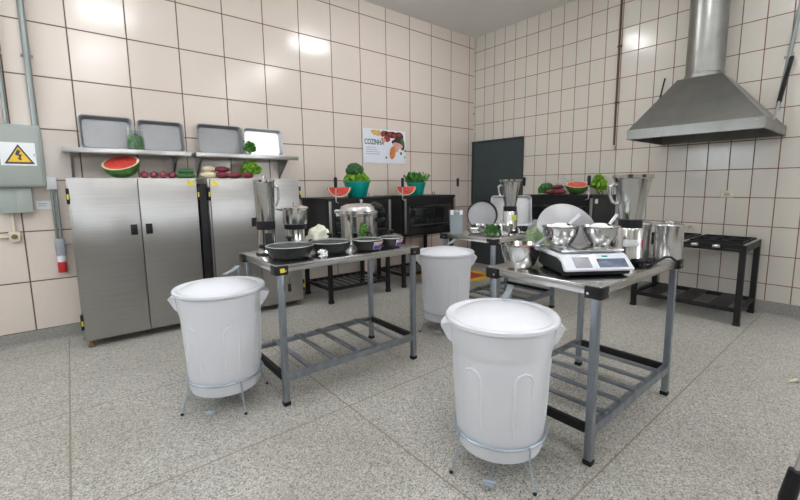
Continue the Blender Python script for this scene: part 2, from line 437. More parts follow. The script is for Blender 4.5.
# ---------------------------------------------------------------- ceiling lamps (twin tubes)
def lamp():
    t = thing('ceiling_light', 'twin fluorescent tube light fixed to the kitchen ceiling', 'light', group='fluorescent ceiling lights')
    build('housing', MB().prism([(-0.32, -0.13, 0), (-0.32, 0.13, 0), (-0.32, 0.10, -0.045), (-0.32, -0.10, -0.045)], (0.64, 0, 0)), M['lampw'], t)
    for s in (-1, 1):
        tb = build('tube', MB().rod((-0.29, s*0.07, -0.085), (0.29, s*0.07, -0.085), 0.034, seg=12), M['tube'], t)
        build('end_cap', MB().box((-0.30, s*0.07, -0.06), (0.03, 0.04, 0.06)).box((0.30, s*0.07, -0.06), (0.03, 0.04, 0.06)), M['lampw'], tb)
    return t
L0 = lamp()
for i, (x, y) in enumerate(((-2.2, -1.8), (-2.1, -3.95), (-5.0, -2.35), (-5.0, -4.4), (-2.2, -6.2), (-5.0, -6.5), (-7.1, -3.3))):
    o = L0 if i == 0 else dup(L0)
    o.location = (x, y, H)

# ---------------------------------------------------------------- steel fridges
def fridge(label, x0, x1):
    W = x1-x0; D = 0.5; Z0, Z1 = 0.065, 1.485
    t = thing('steel_fridge', label, 'fridge', (x0, 0, 0))
    build('cabinet', MB().box((W/2, -0.235, (Z0+Z1)/2), (W, 0.43, Z1-Z0), bev=0.004), M['steel'], t)
    for k in (0, 1):
        a = 0.012 + k*(W/2-0.012+0.003); b = W/2-0.003 if k == 0 else W-0.012
        dr = build('door', MB().box(((a+b)/2, -D+0.025, (Z0+Z1)/2), (b-a, 0.05, Z1-Z0-0.012), bev=0.005), M['steel'], t)
        hx = b-0.055 if k == 0 else a+0.055
        build('recessed_handle', MB().box((hx, -D-0.001, 1.02), (0.052, 0.006, 0.095), bev=0.002), M['black'], dr)
    for hx in (0.0, W):
        for hz in (1.33, 0.24):
            h = build('hinge', MB().box((hx, -0.475, hz), (0.022, 0.05, 0.13), bev=0.003), M['black'], t)
            build('hinge_pin_cover', MB().box((hx, -0.502, hz-0.005), (0.014, 0.008, 0.045), bev=0.002), M['ystk'], h)
    for fx in (0.05, W-0.05):
        for fy in (-0.44, -0.08):
            build('foot', MB().lathe([(0, 0), (0.028, 0), (0.03, 0.012), (0.02, 0.02), (0.018, Z0), (0, Z0)], (fx, fy, 0), 12), M['bronze'], t)
    return t
fr1 = fridge('two-door steel fridge standing next to the electrical box', -5.612, -4.625)
fr2 = fridge('two-door steel fridge standing next to the black ovens', -4.525, -3.56)
build('energy_sticker', MB().box((0.925, -0.5015, 1.435), (0.055, 0.003, 0.045)), M['ystk'], fr1)
build('energy_sticker', MB().box((0.055, -0.5015, 1.435), (0.055, 0.003, 0.045)), M['ystk'], fr2)
# black panel standing in for the shade in the gap between the fridges
tag(build('filler_panel', MB().box((-4.576, -0.25, 0.73), (0.07, 0.44, 1.40), bev=0.004), M['black']), 'black filler panel standing between the two steel fridges', 'panel')

# ---------------------------------------------------------------- wall shelves and trays
def shelf(label, x0, x1):
    t = thing('wall_shelf', label, 'shelf', (x0, 0, 1.725))
    W = x1-x0
    build('shelf_board', MB().box((W/2, -0.155, 0.012), (W, 0.31, 0.024), bev=0.003).box((W/2, -0.305, -0.004), (W, 0.012, 0.036), bev=0.003), M['steelh'], t)
    for bx in (0.05, W-0.13):
        build('bracket', MB().prism([(bx, -0.002, 0), (bx, -0.27, 0), (bx, -0.27, -0.015), (bx, -0.03, -0.19), (bx, -0.002, -0.23)], (0.02, 0, 0)), M['steelh'], t)
    return t
shelf('steel wall shelf holding two trays above the half watermelon', -5.615, -4.62)
shelf('steel wall shelf holding two trays above the roots and lettuce', -4.575, -3.47)
def tray(label, cx, y, w_, h_, z, tilt=0.16, m='tray', name='baking_tray'):
    t = thing(name, label, 'tray', (cx, y, z))
    t.rotation_euler = (-tilt, 0, 0)
    dp = 0.055
    def rr(a, b, yy, rad=0.035, n=5):
        pts = []
        for qx, qz, a0 in ((1, 1, 0), (-1, 1, PI/2), (-1, -1, PI), (1, -1, 1.5*PI)):
            for k in range(n+1):
                an = a0+PI/2*k/n
                pts.append((qx*(a/2-rad)+rad*math.cos(an), yy, b/2+qz*(b/2-rad)+rad*math.sin(an) + (h_-b)/2))
        return pts
    th = 0.003
    build('pan', MB().loft([rr(w_-0.05, h_-0.05, -th), rr(w_-0.02, h_-0.02, -dp), rr(w_-0.017, h_-0.017, -dp),
                            rr(w_-0.044, h_-0.044, 0), rr(w_-0.05, h_-0.05, 0)], cap=False).loft([rr(w_-0.05, h_-0.05, -th), rr(w_-0.05, h_-0.05, 0)]), M[m], t)
    rim = MB(); rim.tube(rr(w_-0.008, h_-0.008, -dp), 0.006, 8, closed=True)
    build('rim', rim, M[m], t)
    return t
tray('grey tray leaning on the wall shelf near the electrical box', -5.275, -0.055, 0.41, 0.31, 1.751)
tray('grey tray on the wall shelf behind the jar of green herbs', -4.83, -0.055, 0.40, 0.305, 1.751)
tray('grey tray on the shelf between the herb jar tray and the shiny tray', -4.268, -0.055, 0.465, 0.315, 1.751)
tray('shiny bright tray on the shelf behind the small green bunch', -3.79, -0.055, 0.455, 0.315, 1.751, m='trayb')

# ---------------------------------------------------------------- electrical box and conduits
t = thing('electrical_box', 'grey-green electrical panel box with a yellow warning triangle', 'electrical box', (-5.985, 0, 1.41))
build('cabinet', MB().box((0, -0.07, 0.26), (0.48, 0.14, 0.52), bev=0.005), M['green_box'], t)
build('door', MB().box((0, -0.147, 0.26), (0.45, 0.014, 0.49), bev=0.004), M['green_box'], t)
build('lock', MB().rod((0.19, -0.15, 0.27), (0.19, -0.162, 0.27), 0.012), M['alumd'], t)
sg = build('warning_sticker', MB().box((0.085, -0.1548, 0.275), (0.22, 0.0015, 0.19)), M['pwhite'], t)
def tri(cx, cz, s, y): return [(cx-s, y, cz-s*0.85), (cx+s, y, cz-s*0.85), (cx, y, cz+s*0.88)]
build('triangle_border', MB().prism(tri(0.09, 0.273, 0.094, -0.1556), (0, -0.001, 0)), M['navy'], sg, smooth=0)
build('triangle', MB().prism(tri(0.09, 0.270, 0.072, -0.1566), (0, -0.001, 0)), M['yellow'], sg, smooth=0)
bolt = [(0.082, -0.1577, 0.312), (0.102, -0.1577, 0.300), (0.090, -0.1577, 0.274), (0.109, -0.1577, 0.268), (0.096, -0.1577, 0.240), (0.108, -0.1577, 0.238), (0.098, -0.1577, 0.222), (0.078, -0.1577, 0.236), (0.086, -0.1577, 0.240), (0.090, -0.1577, 0.258), (0.066, -0.1577, 0.268)]
build('lightning_bolt', MB().prism(bolt, (0, -0.001, 0)), M['navy'], sg, smooth=0)
t = thing('cable_duct', 'grey-green cable duct fixed below the electrical box', 'cable duct', (-5.96, 0, 1.19))
build('duct_body', MB().box((0, -0.045, 0.11), (0.22, 0.09, 0.215), bev=0.004), M['green_box'], t)
build('duct_cover', MB().box((0.06, -0.0935, 0.11), (0.10, 0.008, 0.215), bev=0.002), M['green_box'], t)
t = thing('wall_label', 'small white paper label on the tiles below the electrical box', 'label', (-5.785, 0, 1.25))
build('paper', MB().box((0, -0.001, 0), (0.10, 0.002, 0.075)), M['pwhite'], t)
build('print', MB().box((-0.005, -0.0025, 0.012), (0.06, 0.001, 0.007)).box((-0.01, -0.0025, -0.006), (0.05, 0.001, 0.006)), M['txtg'], t)
def conduit(label, x, z0, z1, r=0.02, y=-0.032, clips=(0.3, 0.7)):
    t = thing('conduit_pipe', label, 'pipe', (x, y, z0))
    build('pipe', MB().rod((0, 0, 0), (0, 0, z1-z0), r, seg=16), M['conduit'], t)
    for c in clips:
        build('clip', MB().rod((0, 0, (z1-z0)*c-0.01), (0, 0, (z1-z0)*c+0.01), r*1.18, seg=16).box((0, 0.012, (z1-z0)*c), (r*3.4, 0.026+y*0-0.0, 0.02)), M['conduit'], t)
    return t
conduit('thick grey conduit pipe rising from the electrical box', -5.775, 1.93, H, 0.024)
conduit('thin grey conduit rising from the electrical box beside its thicker neighbour', -5.955, 1.93, H, 0.013)
conduit('thin grey conduit rising from the electrical box at the picture edge', -6.005, 1.93, H, 0.013)
t = thing('wall_socket', 'cream wall socket with conduit below the electrical box', 'socket', (-5.995, 0, 0.985))
build('box', MB().box((0, -0.025, 0), (0.075, 0.05, 0.085), bev=0.006), M['ivory'], t)
build('outlet', MB().rod((0, -0.049, 0), (0, -0.052, 0), 0.022), M['bronze'], t)
build('conduit_run', MB().rod((-0.03, -0.02, 0), (-0.5, -0.02, 0), 0.012).rod((0, -0.02, 0.03), (0, -0.02, 0.205), 0.012), M['ivory'], t)
t = thing('industrial_plug', 'red-ended industrial plug hanging on twin conduits beside the fridge', 'plug', (-5.705, 0, 0.63))
build('junction_box', MB().box((-0.01, -0.03, 0.815), (0.075, 0.06, 0.115), bev=0.005), M['pwhite'], t)
build('conduit', MB().rod((-0.015, -0.025, 0.31), (-0.015, -0.025, 0.77), 0.011), M['conduit'], t)
build('conduit', MB().rod((0.015, -0.025, 0.31), (0.015, -0.025, 0.77), 0.011), M['conduit'], t)
build('connector', MB().box((0.0, -0.04, 0.235), (0.07, 0.075, 0.16), bev=0.012), M['greyp'], t)
build('collar', MB().lathe([(0, 0.10), (0.030, 0.10), (0.033, 0.16), (0, 0.16)], (0.0, -0.045, 0), 16), M['pwhite'], t)
build('socket_shell', MB().lathe([(0, 0), (0.026, 0), (0.034, 0.005), (0.034, 0.085), (0.030, 0.10), (0, 0.10)], (0.0, -0.045, 0), 20), M['redp'], t)
build('cable', MB().tube([(0.03, -0.04, 0.25), (0.07, -0.04, 0.255), (0.095, -0.06, 0.25)], 0.009), M['greyp'], t)

# ---------------------------------------------------------------- poster
def text_mesh(body, size):
    cu = bpy.data.curves.new('t', 'FONT'); cu.body = body; cu.size = size; cu.extrude = 0.0006; cu.offset = size*0.022
    o = bpy.data.objects.new('t', cu); COL.objects.link(o)
    bpy.context.view_layer.update()
    dg = bpy.context.evaluated_depsgraph_get()
    me = bpy.data.meshes.new_from_object(o.evaluated_get(dg))
    bpy.data.objects.remove(o)
    return me
t = thing('wall_poster', 'white kitchen poster with food picture on the beige tiles', 'poster', (-2.345, 0, 1.725))
PW, PH = 0.77, 0.485
build('panel', MB().box((PW/2, -0.004, PH/2), (PW, 0.008, PH)), M['poster'], t)
me = text_mesh('COZINHA', 0.105)
me.transform(Matrix.Translation((0.02, -0.0088, 0.265)) @ Matrix.Rotation(PI/2, 4, 'X'))
xs = [v.co.x for v in me.vertices]
sx = 0.345/(max(xs)-min(xs))
for v in me.vertices: v.co.x = 0.02 + (v.co.x-min(xs))*sx
me.materials.append(M['txt'])
o = bpy.data.objects.new('title_lettering', me); COL.objects.link(o); o.parent = t
tl = MB()
for i, wd in enumerate((0.17, 0.20, 0.24, 0.25)): tl.box((0.045+wd/2, -0.0086, 0.222-i*0.031), (wd, 0.001, 0.009))
build('small_print', tl, M['txtg'], t)
build('logo', MB().rod((0.40, -0.008, 0.085), (0.40, -0.0092, 0.085), 0.016), M['navy'], t)
rnd = random.Random(4)
def blobs(mat_name, nm, items):
    mb = MB()
    for k, (x, z, a, b, an) in enumerate(items):
        pts = [(x + a*math.cos(q)*math.cos(an)-b*math.sin(q)*math.sin(an), -0.0082-0.00012*(k % 5)-0.0003*'abcdefg'.index(nm[0]), z + a*math.cos(q)*math.sin(an)+b*math.sin(q)*math.cos(an)) for q in [2*PI*i/14 for i in range(14)]]
        mb.prism(pts, (0, -0.0004, 0))
    build({'a': 'yellow_print', 'b': 'dark_print', 'c': 'red_print', 'd': 'green_print', 'e': 'pink_print', 'f': 'orange_print'}[nm[0]], mb, M[mat_name], t, smooth=0)
blobs('p_yel', 'a', [(0.20, 0.435, 0.05, 0.04, 0), (0.26, 0.43, 0.05, 0.045, 0.3), (0.16, 0.445, 0.03, 0.025, 0)])
blobs('p_dark', 'b', [(0.40, 0.43, 0.07, 0.04, 0), (0.52, 0.42, 0.09, 0.05, 0), (0.64, 0.40, 0.09, 0.07, 0), (0.70, 0.30, 0.05, 0.10, 0.2), (0.60, 0.33, 0.10, 0.04, 0.2)])
blobs('p_red', 'c', [(0.47, 0.435, 0.035, 0.03, 0), (0.56, 0.41, 0.04, 0.03, 0), (0.42, 0.36, 0.06, 0.05, 0), (0.65, 0.425, 0.04, 0.025, 0), (0.34, 0.42, 0.04, 0.04, 0), (0.33, 0.35, 0.015, 0.02, 0)])
blobs('p_grn', 'd', [(0.36, 0.455, 0.03, 0.018, 0), (0.71, 0.32, 0.03, 0.06, 0.4), (0.68, 0.155, 0.02, 0.025, 0), (0.76, 0.20, 0.015, 0.02, 0), (0.755, 0.10, 0.012, 0.015, 0)])
blobs('p_pink', 'e', [(0.62, 0.27, 0.10, 0.04, -0.2), (0.36, 0.33, 0.04, 0.03, 0), (0.58, 0.23, 0.06, 0.06, 0)])
blobs('p_or', 'f', [(0.52, 0.16, 0.055, 0.10, -0.2)])

# ---------------------------------------------------------------- black ovens
def oven(label, loc, rz, W, D, levers, side='ovenside'):
    t = thing('pizza_oven', label, 'oven', loc, rz)
    Z0, Z1 = 0.74, 1.235
    b = MB().box((0, -D/2+0.02, (Z0+Z1)/2), (W-0.02, D-0.06, Z1-Z0))
    build('oven_body', b, M[side], t)
    build('top_panel', MB().box((0, -D/2, Z1+0.010), (W+0.03, D+0.02, 0.022), bev=0.004), M['enamel'], t)
    # front frame with the glazed opening
    f = MB()
    yf = -D+0.0
    f.box((0, yf, 1.185), (W, 0.05, 0.10)).box((0, yf, 0.78), (W, 0.05, 0.08)).box((-W/2+0.04, yf, 0.975), (0.08, 0.05, 0.32)).box((W/2-0.04, yf, 0.975), (0.08, 0.05, 0.32))
    build('front_frame', f, M['enamel'], t)
    dr = build('door', MB().box((0, yf-0.012, 0.975), (W-0.17, 0.03, 0.31), bev=0.004), M['glassd'], t)
    build('door_bar', MB().rod((-W/2+0.12, yf-0.06, 1.10), (W/2-0.12, yf-0.06, 1.10), 0.011).rod((-W/2+0.15, yf-0.06, 1.10), (-W/2+0.15, yf-0.02, 1.10), 0.008).rod((W/2-0.15, yf-0.06, 1.10), (W/2-0.15, yf-0.02, 1.10), 0.008), M['blackm'], dr)
    build('lower_rail', MB().box((0, yf-0.04, 0.855), (W-0.20, 0.03, 0.018), bev=0.003), M['ovenside'], dr)
    for s in (-1, 1):
        build('chrome_post', MB().box((s*(W/2-0.02), yf-0.028, 0.985), (0.035, 0.012, 0.47), bev=0.004), M['hood'], t)
    for s in levers:
        lv = build('door_lever', MB().tube([(s*0.9, yf-0.03, 1.20), (s, yf-0.045, 1.215), (s, yf-0.045, 1.27), (s, yf-0.045, 1.40)], 0.008), M['alumd'], t)
        build('lever_grip', MB().lathe([(0, 0), (0.012, 0), (0.018, 0.012), (0.020, 0.10), (0.016, 0.12), (0, 0.125)], (s, yf-0.045, 1.375), 12), M['black'], lv)
    build('flue_ring', MB().tube([(W*0.42+0.022*math.cos(a), -0.30, 1.275+0.022*math.sin(a)) for a in [2*PI*k/12 for k in range(12)]], 0.005, 6, True), M['blackm'], t)
    k = MB()
    for i in range(2): k.lathe([(0, 0), (0.02, 0), (0.017, 0.028), (0, 0.03)], (W/2-0.14-0.09*i, yf-0.025, 0.785), 14, Matrix.Rotation(PI/2, 4, 'X'))
    build('control_knob', k, M['blackm'], t)
    # stand
    for sx in (-1, 1):
        for sy in (-D+0.03, -0.05):
            lg = build('leg', MB().box((sx*(W/2-0.025), sy, 0.37), (0.045, 0.045, 0.74), bev=0.003), M['blackm'], t)
            build('foot', MB().box((sx*(W/2-0.025), sy, 0.02), (0.055, 0.055, 0.04), bev=0.004), M['black'], lg)
    for sy in (-D+0.03, -0.05):
        build('stand_rail', MB().box((0, sy, 0.17), (W-0.05, 0.03, 0.035)), M['blackm'], t)
        build('stand_rail', MB().box((0, sy, 0.72), (W-0.05, 0.035, 0.04)), M['blackm'], t)
    for sx in (-1, 1): build('stand_rail', MB().box((sx*(W/2-0.025), -D/2-0.01, 0.17), (0.03, D-0.08, 0.035)), M['blackm'], t)
    g = MB()
    for i in range(9): g.box((-W/2+0.06+(W-0.12)*i/8, -D/2-0.01, 0.172), (0.03, D-0.07, 0.006))
    build('shelf_grate', g, M['ovenside'], t)
    return t
oven('black oven holding the teal bowl with the broccoli', (-2.885, -0.03, 0), 0, 0.90, 0.69, (-0.36,))
ov2 = oven('black oven in the corner holding the smaller teal bowl of leaves', (-1.70, -0.03, 0), 0, 0.98, 0.66, (-0.53, 0.52))
build('price_tag', MB().box((-0.33, -0.685, 0.915), (0.075, 0.003, 0.055)), M['pwhite'], ov2)
ov3 = oven('black oven against the cream tiles holding the red roots', (-0.03, -2.06, 0), -PI/2, 0.94, 0.64, (-0.50, 0.42))
build('side_sticker', MB().box((0.4635, -0.56, 1.18), (0.004, 0.07, 0.055)), M['pwhite'], ov3)

# ---------------------------------------------------------------- low gas stove
t = thing('gas_stove', 'low black two-grate gas stove on a frame under the hood', 'stove', (-0.03, -3.53, 0), -PI/2)
W, D, ZT = 1.0, 0.68, 0.80
for sx in (-1, 1):
    for sy in (-D+0.025, -0.03):
        lg = build('leg', MB().box((sx*(W/2-0.025), sy, 0.37), (0.05, 0.05, 0.74), bev=0.003), M['blackm'], t)
        build('foot', MB().box((sx*(W/2-0.025), sy, 0.0125), (0.058, 0.058, 0.025), bev=0.003), M['black'], lg)
r = MB()
for sy in (-D+0.025, -0.03): r.box((0, sy, ZT-0.035), (W, 0.045, 0.07))
for sx in (-1, 1): r.box((sx*(W/2-0.02), -D/2, ZT-0.035), (0.04, D-0.04, 0.07))
build('top_frame', r, M['blackm'], t)
build('centre_bar', MB().box((0, -D/2, ZT-0.002), (0.03, D, 0.012)), M['alumd'], t)
build('edge_bar', MB().box((W/2-0.012, -D/2, ZT+0.002), (0.022, D, 0.008)), M['alumd'], t)
build('drip_tray', MB().box((0, -D/2, ZT-0.085), (W-0.1, D-0.12, 0.012), bev=0.003), M['steelh'], t)
for k, sx in enumerate((-0.245, 0.245)):
    for sy in (-0.49, -0.19):
        g = MB()
        for i in range(4):
            a = PI/4*(2*i+1)
            g.box((sx+0.085*math.cos(a), sy+0.06*math.sin(a), ZT+0.008), (0.12, 0.014, 0.022), rz=a)
        for dx, dy, lx, ly in ((0, 0.13, 0.44, 0.014), (0, -0.13, 0.44, 0.014), (0.21, 0, 0.014, 0.26), (-0.21, 0, 0.014, 0.26)):
            g.box((sx+dx, sy+dy, ZT+0.008), (lx, ly, 0.022))
        build('grate', g, M['blackm'], t)
        build('burner', MB().lathe([(0, -0.03), (0.06, -0.03), (0.065, 0), (0.05, 0.008), (0.03, 0.004), (0, 0.004)], (sx, sy, ZT-0.015), 20), M['ovenside'], t)
build('gas_manifold', MB().rod((-W/2+0.04, -D-0.035, ZT-0.05), (W/2-0.02, -D-0.035, ZT-0.05), 0.012), M['blackm'], t)
for kx in (-0.33, -0.12, 0.10, 0.28):
    v = build('valve', MB().rod((kx, -D-0.03, ZT-0.05), (kx, -D-0.03, ZT-0.005), 0.010).rod((kx, -D-0.02, ZT-0.02), (kx, -D+0.05, ZT-0.02), 0.008), M['alum'], t)
    build('valve_handle', MB().box((kx, -D-0.058, ZT-0.022), (0.065, 0.034, 0.030), bev=0.008), M['alum'], v)
for sy in (-D+0.025, -0.03): build('lower_rail', MB().box((0, sy, 0.15), (W-0.06, 0.035, 0.04)), M['blackm'], t)
for sx in (-1, 1): build('lower_rail', MB().box((sx*(W/2-0.025), -D/2, 0.15), (0.035, D-0.08, 0.04)), M['blackm'], t)
for i in range(3): build('shelf_plate', MB().box((-0.31+0.31*i, -D/2, 0.165), (0.16, D-0.06, 0.008)), M['blackm'], t)

# ---------------------------------------------------------------- hood
t = thing('range_hood', 'large steel extractor hood with round duct above the stove', 'hood', (0, -3.53, 1.857))
HX, HY = 0.99, 0.59
def rect(x0, x1, y0, y1, z): return [(x0, y0, z), (x1, y0, z), (x1, y1, z), (x0, y1, z)]
th = 0.008
hb = MB()
A = (-HX, -0.004, -HY, 0.525)
T = (-0.47, -0.06, -0.135, 0.255)
hb.loft([rect(A[0]+th, A[1]-th, A[2]+th, A[3]-th, 0), rect(*A, 0), rect(*A, 0.095), rect(*T, 0.635), rect(T[0]+th, T[1]-th, T[2]+th, T[3]-th, 0.625), rect(A[0]+th, A[1]-th, A[2]+th, A[3]-th, 0.09)], cap=False)
rr_ = [v for v in hb.bm.verts]
hb.bridge(rr_[-4:], rr_[:4])
build('canopy', hb, M['hood'], t, smooth=0)
lp = MB()
for y in (-HY, 0.525): lp.box((-HX/2, y, 0.0485), (HX, 0.012, 0.097))
lp.box((-HX, (0.525-HY)/2, 0.0485), (0.012, HY+0.525, 0.097))
build('lip', lp, M['hood'], t)
build('rivet', MB().ball((-HX-0.005, -HY+0.05, 0.07), (0.008, 0.012, 0.012), 1), M['alumd'], t)
dz = H-1.857
du = MB().lathe([(0.172, 0.60), (0.172, dz)], (-0.265, 0.07, 0), 40).lathe([(0.166, dz), (0.166, 0.60)], (-0.265, 0.07, 0), 40)
build('duct', du, M['hood'], t)
build('duct_collar', MB().lathe([(0.172, 0.63), (0.182, 0.635), (0.182, 0.68), (0.176, 0.69), (0.172, 0.69)], (-0.265, 0.07, 0), 40), M['hood'], t)
build('support_strut', MB().rod((-0.003, 0.535, 0.78), (-0.42, 0.49, 0.14), 0.009), M['blackm'], t)
st = build('support_strut', MB().rod((-0.003, -0.585, 0.80), (-0.55, -0.575, 0.095), 0.010), M['alumd'], t)
build('strut_sleeve', MB().rod((-0.04, -0.585, 0.752), (-0.40, -0.579, 0.289), 0.019), M['black'], st)

# wall items on the east wall
t = thing('brown_pipe', 'thin dark red-brown pipe running down the cream tiles', 'pipe', (-0.03, -2.452, 1.84))
build('pipe', MB().rod((0, 0, 0.05), (0, 0, H-1.84), 0.013), M['brown'], t)
build('valve', MB().rod((0, 0, 0.0), (0, 0, 0.06), 0.022).rod((0, 0, 0.03), (0.03, 0, 0.03), 0.012), M['alumd'], t)
for cz in (0.6, 1.3): build('clip', MB().box((0.012, 0, cz), (0.03, 0.05, 0.02)), M['brown'], t)
t = thing('conduit_pipe', 'grey conduit pipe running down the tiles to the hood edge', 'pipe', (-0.025, -4.045, 2.12))
build('pipe', MB().rod((0, 0.0, 0), (0, -0.17, H-2.12), 0.018), M['conduit'], t)
build('clip', MB().box((0.005, -0.047, 0.5), (0.04, 0.07, 0.02)), M['conduit'], t)
build('clip', MB().box((0.005, -0.113, 1.2), (0.04, 0.07, 0.02)), M['conduit'], t)
for lab, y, z in (('ivory wall socket on the tiles under the hood', -3.693, 1.27), ('ivory wall socket low on the tiles beside the stove top', -3.37, 0.885)):
    t = thing('wall_socket', lab, 'socket', (0, y, z))
    build('plate', MB().box((-0.005, 0, 0), (0.01, 0.12, 0.075), bev=0.003), M['ivory'], t)
    build('outlet', MB().box((-0.0115, 0, 0), (0.004, 0.045, 0.03), bev=0.001), M['txtg'], t)
t = thing('wall_sensor', 'tiny cream sensor box high in the corner', 'sensor', (-0.03, -0.03, 2.635))
build('body', MB().box((0, 0.004, 0), (0.085, 0.05, 0.045), bev=0.006), M['ivory'], t)
build('lens', MB().ball((-0.03, -0.022, 0), (0.018, 0.01, 0.015), 2), M['bronze'], t)

# ---------------------------------------------------------------- work tables
TL, TD, TZ = 1.15, 0.66, 0.92
def work_table(label, loc):
    t = thing('work_table', label, 'table', loc)          # origin at the front corner nearest the camera, on the floor
    tp = MB().box((TL/2, TD/2, TZ-0.006), (TL, TD, 0.012), bev=0.003)
    for y in (0.008, TD-0.008): tp.box((TL/2, y, TZ-0.026), (TL-0.002, 0.014, 0.042), bev=0.002)
    for x in (0.008, TL-0.008): tp.box((x, TD/2, TZ-0.026), (0.014, TD-0.03, 0.042), bev=0.002)
    build('table_top', tp, M['top'], t)
    for cx, sx in ((0, 1), (TL, -1)):
        for cy, sy in ((0, 1), (TD, -1)):
            b = MB().box((cx+sx*0.035, cy-sy*0.003, TZ-0.034), (0.078, 0.012, 0.058), bev=0.003).box((cx-sx*0.003, cy+sy*0.035, TZ-0.034), (0.012, 0.078, 0.058), bev=0.003)
            b.box((cx+sx*0.034, cy+sy*0.034, TZ-0.052), (0.062, 0.062, 0.022))
            br = build('corner_bracket', b, M['black'], t)
            build('bolt', MB().rod((cx+sx*0.055, cy-sy*0.008, TZ-0.038), (cx+sx*0.055, cy-sy*0.013, TZ-0.038), 0.006, seg=8), M['alum'], br)
            build('bolt', MB().rod((cx-sx*0.008, cy+sy*0.055, TZ-0.038), (cx-sx*0.013, cy+sy*0.055, TZ-0.038), 0.006, seg=8), M['alum'], br)
            lx, ly = cx+sx*0.038, cy+sy*0.033
            lg = build('leg', MB().box((lx, ly, 0.445), (0.037, 0.037, 0.845), bev=0.003), M['galv'], t)
            build('foot_cap', MB().box((lx, ly, 0.013), (0.045, 0.045, 0.026), bev=0.004), M['black'], lg)
    for y in (0.035, TD-0.035):
        build('shelf_rail', MB().box((TL/2, y+(-0.017 if y < 0.1 else 0.017), 0.185), (TL-0.11, 0.006, 0.046), bev=0.001).box((TL/2, y, 0.205), (TL-0.11, 0.034, 0.006), bev=0.001), M['galv'], t)
    for x in (0.035, TL-0.035):
        build('end_rail', MB().box((x, TD/2, 0.185), (0.034, TD-0.11, 0.042), bev=0.002), M['blackm'], t)
    for i in range(5):
        build('shelf_slat', MB().box((0.205+i*0.185, TD/2, 0.212), (0.036, TD-0.05, 0.014), bev=0.002), M['galv'], t)
    return t
T1 = work_table('steel work table of black pans and the pressure cooker', (-4.685, -2.535, 0))
T2 = dup(T1, 'steel work table carrying the white digital scale', (-3.762, -4.058, 0))
T2.scale = (0.972, 1, 1)
T3 = dup(T1, 'steel work table behind the others holding the leaning trays', (-2.60, -2.53, 0))
T3.scale = (1, 1.07, 0.97)
build('warning_sticker', MB().box((0.035, -0.0105, TZ-0.034), (0.03, 0.0015, 0.026)), M['ystk'], T1)
tgp = MB().rod((0.075, -0.012, TZ-0.085), (0.075, -0.012, TZ-0.12), 0.002, seg=6).box((0.075, -0.013, TZ-0.145), (0.022, 0.006, 0.05), bev=0.002)
build('hang_tag', tgp, M['black'], T1)

